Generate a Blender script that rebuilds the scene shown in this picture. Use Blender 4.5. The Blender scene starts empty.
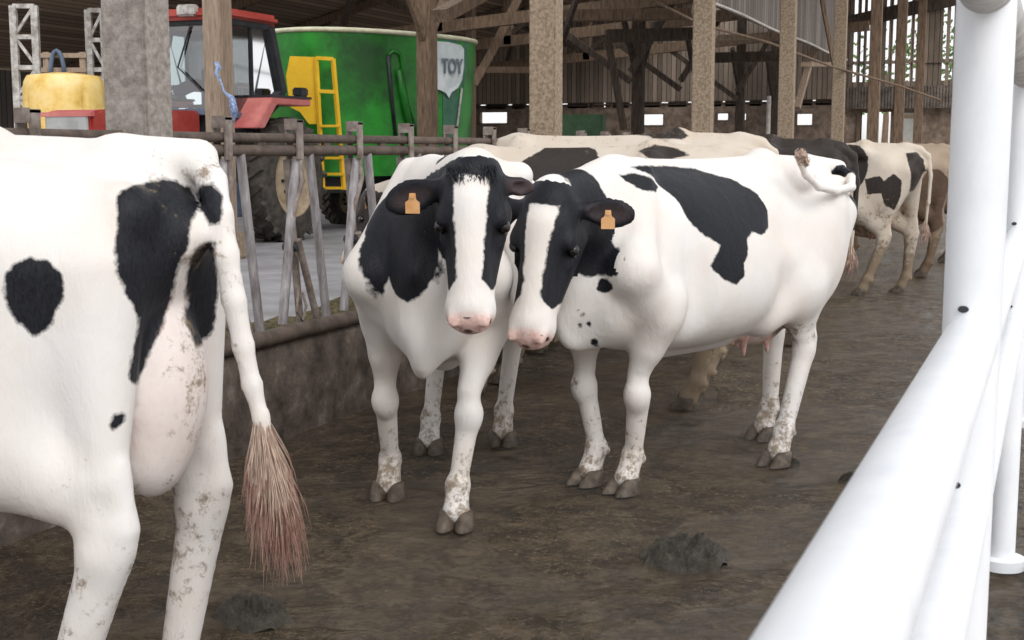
import bpy, bmesh, math, random
import numpy as np
from mathutils import Vector, Matrix
random.seed(7)
rng = np.random.default_rng(5)
PI = math.pi
SC = bpy.context.scene
COL = SC.collection
# ---------------------------------------------------------------- camera
F = 1300.0; H = 1.55
PH = math.atan(170 / F)
TH = math.atan(546 * math.cos(PH) / F)
cam_d = bpy.data.cameras.new('camera'); cam = bpy.data.objects.new('camera', cam_d); COL.objects.link(cam)
cam_d.sensor_width = 36; cam_d.lens = 36 * F / 1024; cam_d.clip_start = .05; cam_d.clip_end = 300
cam.location = (0, 0, H); cam.rotation_euler = (PI / 2 - PH, 0, TH)
cam_d.dof.use_dof = True; cam_d.dof.focus_distance = 5.6; cam_d.dof.aperture_fstop = 13
SC.camera = cam
CR = Vector((math.cos(TH), math.sin(TH), 0)); CF = Vector((-math.sin(TH), math.cos(TH), 0))
TOCAM = -CF

def at(px, py, D):
    """world point seen at picture place (px,py), D metres ahead of the camera."""
    x = (px - 512) / F; y = (320 - py) / F
    f = math.cos(PH) + y * math.sin(PH); u = -math.sin(PH) + y * math.cos(PH)
    v = CR * x + CF * f + Vector((0, 0, u))
    return Vector((0, 0, H)) + v * (D / f)

def ground(px, py, z=0):
    a = at(px, py, 1.0) - Vector((0, 0, H)); t = (z - H) / a.z
    return Vector((a.x * t, a.y * t, z))

# ---------------------------------------------------------------- node helpers
def mat(name, base=(.5, .5, .5), rough=.6, metal=0.0, spec=.5):
    m = bpy.data.materials.new(name); m.use_nodes = True
    nt = m.node_tree; b = nt.nodes['Principled BSDF']
    b.inputs['Base Color'].default_value = (*base, 1); b.inputs['Roughness'].default_value = rough
    b.inputs['Metallic'].default_value = metal; b.inputs['Specular IOR Level'].default_value = spec
    return m, nt, b
def N(nt, t, **k):
    n = nt.nodes.new(t)
    for a, v in k.items(): setattr(n, a, v)
    return n
def L(nt, a, b): nt.links.new(a, b)
def noise(nt, scale, detail=4, rough=.6, vec=None, dist=0):
    n = N(nt, 'ShaderNodeTexNoise'); n.inputs['Scale'].default_value = scale; n.inputs['Detail'].default_value = detail
    n.inputs['Roughness'].default_value = rough; n.inputs['Distortion'].default_value = dist
    if vec is not None: L(nt, vec, n.inputs['Vector'])
    return n
def coords(nt, kind='Object', scale=(1, 1, 1), rot=(0, 0, 0)):
    t = N(nt, 'ShaderNodeTexCoord'); mp = N(nt, 'ShaderNodeMapping')
    mp.inputs['Scale'].default_value = scale; mp.inputs['Rotation'].default_value = rot
    L(nt, t.outputs[kind], mp.inputs['Vector']); return mp.outputs['Vector']
def ramp(nt, fac, stops):
    r = N(nt, 'ShaderNodeValToRGB'); e = r.color_ramp.elements
    while len(e) < len(stops): e.new(.5)
    for i, (p, c) in enumerate(stops):
        e[i].position = p; e[i].color = (*c, 1) if len(c) == 3 else c
    L(nt, fac, r.inputs['Fac']); return r.outputs['Color']
def bump(nt, b, h, strength=.3, dist=.01):
    n = N(nt, 'ShaderNodeBump'); n.inputs['Strength'].default_value = strength; n.inputs['Distance'].default_value = dist
    L(nt, h, n.inputs['Height']); L(nt, n.outputs['Normal'], b.inputs['Normal']); return n
def mix(nt, fac, a, b):
    n = N(nt, 'ShaderNodeMix', data_type='RGBA')
    for s, v in ((n.inputs[0], fac), (n.inputs[6], a), (n.inputs[7], b)):
        if hasattr(v, 'node'): L(nt, v, s)
        elif isinstance(v, tuple): s.default_value = (*v, 1)
        else: s.default_value = v
    return n.outputs[2]
def math_(nt, op, a, b=None, c=None):
    n = N(nt, 'ShaderNodeMath', operation=op)
    for i, v in enumerate((a, b, c)):
        if v is None: continue
        if hasattr(v, 'node'): L(nt, v, n.inputs[i])
        else: n.inputs[i].default_value = v
    return n.outputs[0]

def noisy(name, c1, c2, scale=8, rough=.75, bs=.4, bd=.01, stretch=(1, 1, 1), metal=0, detail=6, c3=None, spec=.4, lo=.35, hi=.65):
    m, nt, b = mat(name, c1, rough, metal, spec)
    v = coords(nt, 'Object', stretch)
    n = noise(nt, scale, detail, .65, v)
    st = [(lo, c1), (hi, c2)] if c3 is None else [(lo, c1), ((lo + hi) / 2, c2), (hi, c3)]
    c = ramp(nt, n.outputs['Fac'], st)
    L(nt, c, b.inputs['Base Color'])
    n2 = noise(nt, scale * 6, 5, .7, v)
    bump(nt, b, n2.outputs['Fac'], bs, bd)
    return m

M = {}
M['concrete_post'] = noisy('speckled concrete', (.17, .122, .080), (.31, .238, .168), 34, .9, .7, .008, c3=(.45, .365, .275), lo=.32, hi=.72)
M['concrete_grey'] = noisy('grey spattered concrete', (.19, .165, .145), (.31, .275, .245), 26, .9, .7, .008, c3=(.44, .40, .365), lo=.32, hi=.72)
M['curb'] = noisy('dung stained concrete', (.035, .026, .02), (.11, .085, .068), 5, .7, .8, .012, c3=(.26, .22, .19), lo=.35, hi=.75)
M['wood'] = noisy('weathered barn wood', (.10, .066, .042), (.25, .172, .118), 6, .9, .5, .006, (6, 6, .7))
M['wood_light'] = noisy('pale sawn timber', (.23, .165, .115), (.42, .32, .24), 6, .85, .5, .006, (6, 6, .7))
M['wood_dark'] = noisy('dark old timber', (.035, .026, .02), (.11, .08, .06), 6, .9, .5, .006, (5, 5, .6))
M['galv_old'] = noisy('dirty steel tube', (.07, .053, .042), (.2, .16, .135), 12, .6, .5, .004, c3=(.34, .31, .29), lo=.3, hi=.75, spec=.5)
M['galv_blue'] = noisy('worn bluish steel tube', (.13, .11, .10), (.30, .28, .29), 9, .5, .4, .003, (3, 3, .6), metal=.25, c3=(.50, .47, .45), lo=.3, hi=.8)
M['rail_wood'] = noisy('grimy rail tube', (.05, .036, .028), (.145, .11, .088), 9, .75, .6, .004, (1, 1, 1), lo=.3, hi=.7)
M['galv_new'] = noisy('bright galvanised steel', (.68, .70, .74), (.77, .79, .82), 10, .45, .15, .002, (1, 1, .5), c3=(.83, .84, .86), lo=.2, hi=.75, metal=.0)
M['galv_shade_dirt'] = noisy('shade toned cobwebbed galvanised steel', (.30, .28, .25), (.50, .49, .48), 9, .8, .6, .006, (1, 1, .6), c3=(.66, .67, .69), lo=.25, hi=.72)  # darker tone paints in the top rail's shaded underside, plus grey cobweb dirt
M['dark_hole'] = mat('drain slot dark', (.03, .03, .035), .8)[0]
M['black_rubber'] = noisy('tyre rubber', (.03, .026, .022), (.10, .085, .07), 8, .85, .4, .01)
M['rim'] = noisy('cream wheel rim paint', (.33, .25, .16), (.50, .39, .26), 5, .6, .2, .004)
M['red'] = noisy('faded red paint', (.33, .03, .022), (.45, .08, .06), 3, .5, .2, .003)
M['pinkred'] = noisy('sun bleached red fender', (.50, .12, .11), (.62, .22, .19), 3, .55, .2, .003)
M['cab_black'] = noisy('black cab frame', (.012, .013, .016), (.035, .037, .042), 4, .5, .2, .003)
M['cab_blue'] = noisy('blue grey panel', (.06, .09, .14), (.15, .19, .26), 3, .5, .2, .003)
M['green'] = None
M['yellow'] = noisy('yellow ladder paint', (.75, .42, .01), (.88, .55, .03), 3, .5, .2, .003)
M['yellow_tank'] = noisy('yellow plastic tank', (.62, .38, .08), (.80, .55, .17), 3, .5, .2, .004, c3=(.85, .65, .3))
M['white_paint'] = noisy('chipped white frame paint', (.24, .21, .18), (.62, .60, .57), 9, .7, .3, .003)
M['cream_edge'] = noisy('cream rim edge', (.5, .48, .34), (.72, .70, .52), 5, .6, .2, .003)
M['badge'] = noisy('pale badge sticker', (.55, .62, .64), (.75, .80, .82), 4, .5, .1, .002)
M['badge_text'] = mat('grey badge letters', (.16, .20, .23), .6)[0]
M['tag'] = noisy('orange ear tag', (.60, .30, .11), (.72, .42, .20), 20, .6, .1, .002)
M['hoof'] = noisy('grey horn hoof', (.028, .021, .015), (.095, .073, .053), 25, .55, .6, .004, c3=(.19, .15, .115), lo=.3, hi=.75)
M['eye'] = mat('dark wet eye', (.006, .005, .006), .08, 0, .8)[0]
M['twine'] = noisy('blue twine', (.12, .20, .42), (.5, .6, .8), 40, .8, .5, .004)
M['feed'] = noisy('chopped feed', (.035, .03, .012), (.16, .13, .06), 30, .9, 1, .02, c3=(.30, .25, .13), lo=.3, hi=.75)
M['dung'] = noisy('wet dung', (.035, .028, .02), (.10, .085, .065), 18, .5, 1, .03, c3=(.16, .14, .115), lo=.3, hi=.75, spec=.5)
M['brick'] = noisy('old masonry', (.14, .10, .075), (.34, .26, .20), 4, .95, .6, .02)
M['panel_grey'] = noisy('pale door panel', (.42, .42, .38), (.55, .55, .5), 3, .8, .2, .005)
M['green_box'] = noisy('green cabinet', (.05, .11, .05), (.10, .19, .10), 3, .7, .2, .004)
M['corr'] = noisy('rusty corrugated sheet', (.10, .08, .065), (.25, .21, .18), 4, .7, .4, .01)
M['steel_bar'] = noisy('bare steel bar', (.4, .36, .32), (.62, .58, .54), 8, .45, .2, .002)
M['grey_plastic'] = noisy('grey machine panel', (.32, .32, .31), (.48, .48, .47), 4, .6, .2, .003)
M['soil'] = noisy('dry pale concrete apron', (.30, .27, .24), (.46, .42, .38), 14, .9, .5, .01)
M['leaf'] = noisy('outdoor foliage', (.03, .07, .015), (.12, .22, .05), 6, .8, .6, .05)

def green_mat():
    m, nt, b = mat('green tub paint', (.02, .22, .02), .42)
    v = coords(nt, 'Object'); n = noise(nt, 1.6, 6, .7, v)
    c = ramp(nt, n.outputs['Fac'], [(.3, (.006, .085, .008)), (.55, (.018, .25, .02)), (.8, (.04, .34, .04))])
    # darker patch at a fixed place on the tub
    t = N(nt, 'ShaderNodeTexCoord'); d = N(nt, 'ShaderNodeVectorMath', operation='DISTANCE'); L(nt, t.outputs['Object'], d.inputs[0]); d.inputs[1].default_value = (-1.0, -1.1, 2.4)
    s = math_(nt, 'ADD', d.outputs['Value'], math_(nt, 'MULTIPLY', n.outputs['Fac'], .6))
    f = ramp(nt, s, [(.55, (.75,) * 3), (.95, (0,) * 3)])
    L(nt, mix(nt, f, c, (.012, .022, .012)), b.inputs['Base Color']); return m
M['green'] = green_mat()
M['dkgreen'] = noisy('dark green stripe', (.03, .12, .07), (.06, .19, .12), 3, .5, .1, .002)

def glass_mat():
    m, nt, b = mat('cab glass', (.75, .85, .85), .05)
    b.inputs['Transmission Weight'].default_value = 0
    tr = N(nt, 'ShaderNodeBsdfTransparent'); gl = N(nt, 'ShaderNodeBsdfGlossy'); gl.inputs['Roughness'].default_value = .06
    tr.inputs['Color'].default_value = (.72, .80, .80, 1)
    fr = N(nt, 'ShaderNodeFresnel'); fr.inputs['IOR'].default_value = 1.7
    ms = N(nt, 'ShaderNodeMixShader'); L(nt, math_(nt, 'ADD', fr.outputs[0], .12), ms.inputs[0]); L(nt, tr.outputs[0], ms.inputs[1]); L(nt, gl.outputs[0], ms.inputs[2])
    L(nt, ms.outputs[0], nt.nodes['Material Output'].inputs['Surface']); return m
M['glass'] = glass_mat()

def floor_mat():
    m, nt, b = mat('wet slurry concrete', (.08, .06, .045), .3)
    v = coords(nt, 'Object')
    big = noise(nt, .8, 5, .6, v, 1.0); mid = noise(nt, 6, 8, .7, v, .6); fine = noise(nt, 38, 8, .8, v, .4); grit = noise(nt, 120, 4, .7, v)
    c = ramp(nt, mid.outputs['Fac'], [(.38, (.036, .023, .009)), (.5, (.125, .082, .040)), (.62, (.26, .185, .105))])
    c = mix(nt, ramp(nt, fine.outputs['Fac'], [(.52, (0,) * 3), (.60, (.8,) * 3)]), c, (.23, .175, .115))
    c = mix(nt, ramp(nt, fine.outputs['Fac'], [(.40, (.85,) * 3), (.47, (0,) * 3)]), c, (.013, .009, .005))
    c = mix(nt, ramp(nt, grit.outputs['Fac'], [(.60, (0,) * 3), (.66, (.9,) * 3)]), c, (.42, .35, .25))
    wet = ramp(nt, big.outputs['Fac'], [(.44, (0,) * 3), (.55, (1,) * 3)])
    c = mix(nt, math_(nt, 'MULTIPLY', wet, .55), c, (.038, .025, .012))
    L(nt, c, b.inputs['Base Color'])
    r = mix(nt, wet, (.24, .24, .24), (.07, .07, .07))
    r = mix(nt, ramp(nt, fine.outputs['Fac'], [(.52, (0,) * 3), (.7, (.5,) * 3)]), r, (.45, .45, .45))
    L(nt, r, b.inputs['Roughness']); b.inputs['Specular IOR Level'].default_value = .62
    h = math_(nt, 'ADD', math_(nt, 'MULTIPLY', mid.outputs['Fac'], .9), math_(nt, 'MULTIPLY', fine.outputs['Fac'], .8))
    h = math_(nt, 'ADD', h, math_(nt, 'MULTIPLY', grit.outputs['Fac'], .10))
    h = math_(nt, 'MULTIPLY', h, math_(nt, 'SUBTRACT', 1.0, math_(nt, 'MULTIPLY', wet, .72)))
    bump(nt, b, h, 1.0, .085)
    return m
M['floor'] = floor_mat()
def alley_mat():
    m = noisy('grey feed alley concrete', (.20, .19, .19), (.36, .35, .36), 2, .6, .3, .01, lo=.3, hi=.7)
    return m
M['alley'] = alley_mat()

def board_mat(name, c1, c2, bw, axis=0):
    """vertical boards: width bw along the object's axis"""
    m, nt, b = mat(name, c1, .9)
    t = N(nt, 'ShaderNodeTexCoord'); sp = N(nt, 'ShaderNodeSeparateXYZ'); L(nt, t.outputs['Object'], sp.inputs[0])
    u = math_(nt, 'DIVIDE', sp.outputs[axis], bw)
    fl = math_(nt, 'FLOOR', u); fr = math_(nt, 'FRACT', u)
    wn = N(nt, 'ShaderNodeTexWhiteNoise', noise_dimensions='1D'); L(nt, fl, wn.inputs['W'])
    n = noise(nt, 5, 5, .6, coords(nt, 'Object', (3, 3, .4)))
    s = math_(nt, 'ADD', math_(nt, 'MULTIPLY', wn.outputs['Value'], .5), math_(nt, 'MULTIPLY', n.outputs['Fac'], .6))
    c = ramp(nt, s, [(.2, c1), (.9, c2)])
    gap = math_(nt, 'LESS_THAN', math_(nt, 'ABSOLUTE', math_(nt, 'SUBTRACT', fr, .5)), .44)
    L(nt, mix(nt, gap, tuple(x * .15 for x in c1), c), b.inputs['Base Color'])
    bump(nt, b, gap, .6, .02); return m
M['boards'] = board_mat('dark vertical boards', (.13, .10, .076), (.40, .315, .245), .16)
M['boards_y'] = board_mat('grey vertical boards', (.10, .085, .075), (.27, .235, .21), .18, 1)
M['roof_boards'] = board_mat('roof planks', (.14, .095, .062), (.42, .30, .21), .2, 0)

# ---------------------------------------------------------------- mesh builder
def tag(o, label=None, cat=None, group=None, kind=None):
    if label: o['label'] = label
    if cat: o['category'] = cat
    if group: o['group'] = group
    if kind: o['kind'] = kind
    return o
def empty(name, loc=(0, 0, 0), rot=(0, 0, 0), label=None, cat=None, group=None):
    o = bpy.data.objects.new(name, None); COL.objects.link(o); o.location = loc; o.rotation_euler = rot; o.empty_display_size = .1
    return tag(o, label, cat, group)
class MB:
    def __init__(s): s.v = []; s.f = []
    def add(s, vs, fs):
        n = len(s.v); s.v += [tuple(p) for p in vs]; s.f += [tuple(i + n for i in f) for f in fs]; return s
    def box(s, x0, x1, y0, y1, z0, z1, mtx=None):
        vs = [Vector((x, y, z)) for z in (z0, z1) for y in (y0, y1) for x in (x0, x1)]
        if mtx: vs = [mtx @ v for v in vs]
        return s.add(vs, [(0, 2, 3, 1), (4, 5, 7, 6), (0, 1, 5, 4), (2, 6, 7, 3), (0, 4, 6, 2), (1, 3, 7, 5)])
    def beam(s, a, b, w, h, up=(0, 0, 1)):
        a = Vector(a); b = Vector(b); d = (b - a).normalized(); up = Vector(up)
        if abs(d.dot(up)) > .98: up = Vector((1, 0, 0))
        sd = d.cross(up).normalized(); u = sd.cross(d)
        vs = [p + sd * (w / 2 * i) + u * (h / 2 * j) for p in (a, b) for i, j in ((-1, -1), (1, -1), (1, 1), (-1, 1))]
        return s.add(vs, [(0, 1, 2, 3), (7, 6, 5, 4), (0, 4, 5, 1), (1, 5, 6, 2), (2, 6, 7, 3), (3, 7, 4, 0)])
    def tube(s, pts, r, n=12, closed=False, cap=True):
        pts = [Vector(p) for p in pts]; rs = r if isinstance(r, (list, tuple)) else [r] * len(pts)
        vs = []; prev = None
        for i, p in enumerate(pts):
            if closed: t = pts[(i + 1) % len(pts)] - pts[i - 1]
            else: t = pts[min(i + 1, len(pts) - 1)] - pts[max(i - 1, 0)]
            t.normalize()
            if prev is None:
                a = Vector((0, 0, 1)) if abs(t.z) < .9 else Vector((1, 0, 0)); u = t.cross(a).normalized()
            else: u = (prev - t * prev.dot(t)).normalized()
            prev = u; w = t.cross(u)
            for k in range(n):
                an = 2 * PI * k / n; vs.append(p + (u * math.cos(an) + w * math.sin(an)) * rs[i])
        fs = []; m = len(pts)
        for i in range(m if closed else m - 1):
            for k in range(n):
                a = i * n + k; b = i * n + (k + 1) % n; j = ((i + 1) % m) * n
                fs.append((a, b, j + (k + 1) % n, j + k))
        if cap and not closed: fs += [tuple(range(n))[::-1], tuple((m - 1) * n + k for k in range(n))]
        return s.add(vs, fs)
    def cyl(s, a, b, r, n=20): return s.tube([a, b], r, n)
    def lathe(s, prof, n=32, mtx=None, cap=True):
        """prof: list of (r,z) round z axis"""
        vs = []
        for r, z in prof:
            for k in range(n):
                v = Vector((r * math.cos(2 * PI * k / n), r * math.sin(2 * PI * k / n), z)); vs.append(mtx @ v if mtx else v)
        fs = [(i * n + k, i * n + (k + 1) % n, (i + 1) * n + (k + 1) % n, (i + 1) * n + k) for i in range(len(prof) - 1) for k in range(n)]
        if cap: fs += [tuple(range(n))[::-1], tuple((len(prof) - 1) * n + k for k in range(n))]
        return s.add(vs, fs)
    def prism(s, poly, mtx, t):
        """poly in the local xy plane, thickness t along local z"""
        n = len(poly); vs = [mtx @ Vector((x, y, z)) for z in (0, t) for x, y in poly]
        return s.add(vs, [tuple(range(n))[::-1], tuple(range(n, 2 * n))] + [(i, (i + 1) % n, n + (i + 1) % n, n + i) for i in range(n)])
    def build(s, name, m, parent=None, smooth=None, bevel=0):
        me = bpy.data.meshes.new(name); me.from_pydata(s.v, [], s.f); me.update()
        bm = bmesh.new(); bm.from_mesh(me); bmesh.ops.recalc_face_normals(bm, faces=bm.faces)
        if bevel: bmesh.ops.bevel(bm, geom=[e for e in bm.edges], offset=bevel, segments=2, affect='EDGES', clamp_overlap=True)
        if smooth is not None:
            for f in bm.faces: f.smooth = True
            for e in bm.edges:
                if len(e.link_faces) == 2 and e.calc_face_angle(0) > smooth: e.smooth = False
        bm.to_mesh(me); bm.free()
        me.materials.append(m); o = bpy.data.objects.new(name, me); COL.objects.link(o)
        if parent: o.parent = parent
        return o
SM = math.radians(40)
# ---------------------------------------------------------------- cows: one signed-distance body per animal
def coat_mat(name, white, black, dirt=(.23, .17, .11), brown=None):
    m, nt, b = mat(name, white, .62, 0, .25)
    at_ = N(nt, 'ShaderNodeAttribute', attribute_name='coat'); sp = N(nt, 'ShaderNodeSeparateColor'); L(nt, at_.outputs['Color'], sp.inputs[0])
    v = coords(nt, 'Object')
    n1 = noise(nt, 30, 5, .7, v); n2 = noise(nt, 7, 3, .6, v)
    w1 = noise(nt, 3.0, 4, .6, v)
    # patch edge: sharp but hairy
    s = math_(nt, 'ADD', sp.outputs[0], math_(nt, 'MULTIPLY', math_(nt, 'SUBTRACT', n1.outputs['Fac'], .5), .022))
    s = math_(nt, 'ADD', s, math_(nt, 'MULTIPLY', math_(nt, 'SUBTRACT', n2.outputs['Fac'], .5), .035))
    f = ramp(nt, s, [(.4975, (0,) * 3), (.5025, (1,) * 3)])
    wc = ramp(nt, w1.outputs['Fac'], [(.35, white), (.75, tuple(a * k for a, k in zip(white, (.93, .87, .80))))])
    hv = coords(nt, 'Object', (60, 60, 25)); hair = noise(nt, 3, 4, .7, hv)
    bc = ramp(nt, hair.outputs['Fac'], [(.3, black), (.75, tuple(a * 2.6 + .006 for a in black))])
    c = mix(nt, f, wc, bc)
    pk = noise(nt, 60, 3, .5, v)
    pink = ramp(nt, pk.outputs['Fac'], [(.35, (.66, .36, .31)), (.6, (.80, .52, .46))])
    c = mix(nt, sp.outputs[1], c, pink)
    dn = noise(nt, 22, 8, .78, v)
    dd = math_(nt, 'ADD', math_(nt, 'MULTIPLY', sp.outputs[2], 1.15), math_(nt, 'MULTIPLY', math_(nt, 'SUBTRACT', dn.outputs['Fac'], .5), 2.2))
    df = ramp(nt, dd, [(.46, (0,) * 3), (.70, (.88,) * 3)])
    df = math_(nt, 'MULTIPLY', df, ramp(nt, sp.outputs[2], [(0.02, (0,) * 3), (.25, (1,) * 3)]))
    c = mix(nt, df, c, dirt)
    L(nt, c, b.inputs['Base Color'])
    L(nt, math_(nt, 'SUBTRACT', .70, math_(nt, 'MULTIPLY', f, .22)), b.inputs['Roughness']); b.inputs['Specular IOR Level'].default_value = .16
    fold = noise(nt, 2.2, 3, .6, coords(nt, 'Object', (6, 6, 2.2)), .4)
    bump(nt, b, math_(nt, 'ADD', math_(nt, 'MULTIPLY', hair.outputs['Fac'], .35), math_(nt, 'MULTIPLY', fold.outputs['Fac'], 1.6)), .40, .010)
    return m
WHITE = (.77, .745, .725); BLACK = (.0065, .007, .0095)
M['coat'] = coat_mat('black and white coat', WHITE, BLACK)
M['coat_cream'] = coat_mat('cream and black coat', (.60, .535, .46), (.020, .016, .014))
M['coat_brown'] = coat_mat('muddy tan coat', (.34, .27, .205), (.06, .038, .026), (.16, .11, .07))
M['hair'] = noisy('pale tail hair', (.40, .27, .21), (.72, .58, .47), 30, .7, .3, .002, (3, 3, .5))
M['hair_stained'] = noisy('dung stained tail tip hair', (.36, .20, .16), (.62, .40, .33), 30, .7, .3, .002, (3, 3, .5))
M['hair_black'] = noisy('black poll hair', (.006, .007, .01), (.03, .032, .04), 30, .6, .3, .002, (3, 3, .5))

def catmull(xs, ys, X):
    xs = np.array(xs, float); ys = np.array(ys, float); m = np.gradient(ys, xs)
    i = np.clip(np.searchsorted(xs, X) - 1, 0, len(xs) - 2); h = xs[i + 1] - xs[i]; t = np.clip((X - xs[i]) / h, 0, 1)
    return (2*t**3-3*t**2+1)*ys[i] + (t**3-2*t**2+t)*h*m[i] + (-2*t**3+3*t**2)*ys[i+1] + (t**3-t**2)*h*m[i+1]

class Sdf:
    def __init__(s, res): s.res = res; s.pr = []; s.lo = np.array([1e9] * 3); s.hi = -s.lo
    def put(s, fn, lo, hi, k=.04, sub=False):
        lo = np.array(lo, float) ; hi = np.array(hi, float)
        if not sub: s.lo = np.minimum(s.lo, lo); s.hi = np.maximum(s.hi, hi)
        s.pr.append((fn, lo - k - .04, hi + k + .04, k, sub))
    def cap(s, a, b, ra, rb, k=.04, n=None, sq=1.0, sub=False):
        """tapered capsule; n,sq: squashed by sq along direction n"""
        a = np.array(a, float); b = np.array(b, float)
        def fn(P):
            Q = P; A = a; B = b
            if n is not None:
                nn = np.array(n, float); nn = nn / np.linalg.norm(nn)
                Q = P - a; Q = Q + (Q @ nn)[..., None] * nn * (sq - 1); A = a * 0; B = b - a; B = B + (B @ nn) * nn * (sq - 1)
            d = B - A; t = np.clip(((Q - A) @ d) / max(d @ d, 1e-9), 0, 1)
            return np.linalg.norm(Q - A - t[..., None] * d, axis=-1) - (ra + (rb - ra) * t)
        r = max(ra, rb); s.put(fn, np.minimum(a, b) - r, np.maximum(a, b) + r, k, sub); return s
    def ell(s, c, r, R=None, k=.04, sub=False):
        c = np.array(c, float); r = np.array(r, float)
        def fn(P):
            Q = P - c
            if R is not None: Q = Q @ R
            q = np.linalg.norm(Q / r, axis=-1); g = np.linalg.norm(Q / (r * r), axis=-1) + 1e-9
            return q * (q - 1) / g
        m = r.max() if R is not None else r
        s.put(fn, c - m, c + m, k, sub); return s
    def mesh(s):
        h = s.res; lo = s.lo - 3 * h; n = np.ceil((s.hi + 3 * h - lo) / h).astype(int)
        Fd = np.full(n, .3, np.float32)
        ax = [lo[i] + h * np.arange(n[i]) for i in range(3)]
        for fn, a, b, k, sub in s.pr:
            i0 = np.clip(((a - lo) / h).astype(int), 0, n); i1 = np.clip(((b - lo) / h).astype(int) + 2, 0, n)
            sl = tuple(slice(i0[i], i1[i]) for i in range(3))
            G = np.stack(np.meshgrid(*[ax[i][sl[i]] for i in range(3)], indexing='ij'), -1)
            if G.size == 0: continue
            d = fn(G); f0 = Fd[sl]
            if sub: hh = np.maximum(k - np.abs(f0 + d), 0) / k; Fd[sl] = np.maximum(f0, -d) + hh * hh * k / 4
            else: hh = np.maximum(k - np.abs(f0 - d), 0) / k; Fd[sl] = np.minimum(f0, d) - hh * hh * k / 4
        return surface_nets(Fd, lo, h)

def surface_nets(Fd, lo, h):
    n = Fd.shape; S = Fd < 0
    cnt = np.zeros([k - 1 for k in n], np.int8); acc = np.zeros([k - 1 for k in n] + [3], np.float32)
    for ax in range(3):
        o = [0, 1, 2]; o.remove(ax); b, c = o
        sl0 = [slice(None)] * 3; sl1 = [slice(None)] * 3; sl0[ax] = slice(0, -1); sl1[ax] = slice(1, None)
        A = Fd[tuple(sl0)]; B = Fd[tuple(sl1)]; cross = (A < 0) != (B < 0)
        with np.errstate(divide='ignore', invalid='ignore'): t = np.where(cross, A / (A - B), 0)
        for i in (0, 1):
            for j in (0, 1):
                s_ = [slice(None)] * 3; s_[b] = slice(i, n[b] - 1 + i); s_[c] = slice(j, n[c] - 1 + j); s_ = tuple(s_)
                cr = cross[s_]; tt = t[s_]; cnt += cr
                acc[..., ax] += np.where(cr, tt, 0); acc[..., b] += cr * i; acc[..., c] += cr * j
    act = cnt > 0; idx = np.full(act.shape, -1, np.int64); ids = np.argwhere(act); idx[act] = np.arange(len(ids))
    V = (ids + acc[act] / cnt[act][:, None]) * h + lo
    faces = []
    for ax in range(3):
        b, c = [(1, 2), (2, 0), (0, 1)][ax]
        sl0 = [slice(1, -1)] * 3; sl0[ax] = slice(0, -1); sl1 = [slice(1, -1)] * 3; sl1[ax] = slice(1, None)
        A = S[tuple(sl0)]; B = S[tuple(sl1)]; e = np.argwhere(A != B); off = np.ones(3, int); off[ax] = 0; e0 = e + off
        ub = np.zeros(3, int); ub[b] = 1; uc = np.zeros(3, int); uc[c] = 1
        g = lambda q: idx[q[:, 0], q[:, 1], q[:, 2]]
        q = np.stack([g(e0 - ub - uc), g(e0 - uc), g(e0), g(e0 - ub)], 1)
        fl = A[tuple(e.T)]; q[~fl] = q[~fl][:, ::-1]; faces.append(q)
    return V, np.concatenate(faces)

def poly_sd(P, poly):
    """signed distance of 2-D points to a polygon, positive inside"""
    poly = np.array(poly, float); d = np.full(len(P), 1e9); ins = np.zeros(len(P), bool); m = len(poly)
    for i in range(m):
        a = poly[i]; b = poly[(i + 1) % m]; e = b - a; w = P - a
        t = np.clip((w @ e) / (e @ e + 1e-12), 0, 1); d = np.minimum(d, np.linalg.norm(w - t[:, None] * e, axis=1))
        c = (a[1] > P[:, 1]) != (b[1] > P[:, 1])
        with np.errstate(divide='ignore', invalid='ignore'): ins ^= c & (P[:, 0] < e[0] * (P[:, 1] - a[1]) / (e[1] if e[1] else 1e-12) + a[0])
    return np.where(ins, d, -d)

def np3(v): return np.array([v[0], v[1], v[2]], float)

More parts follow.
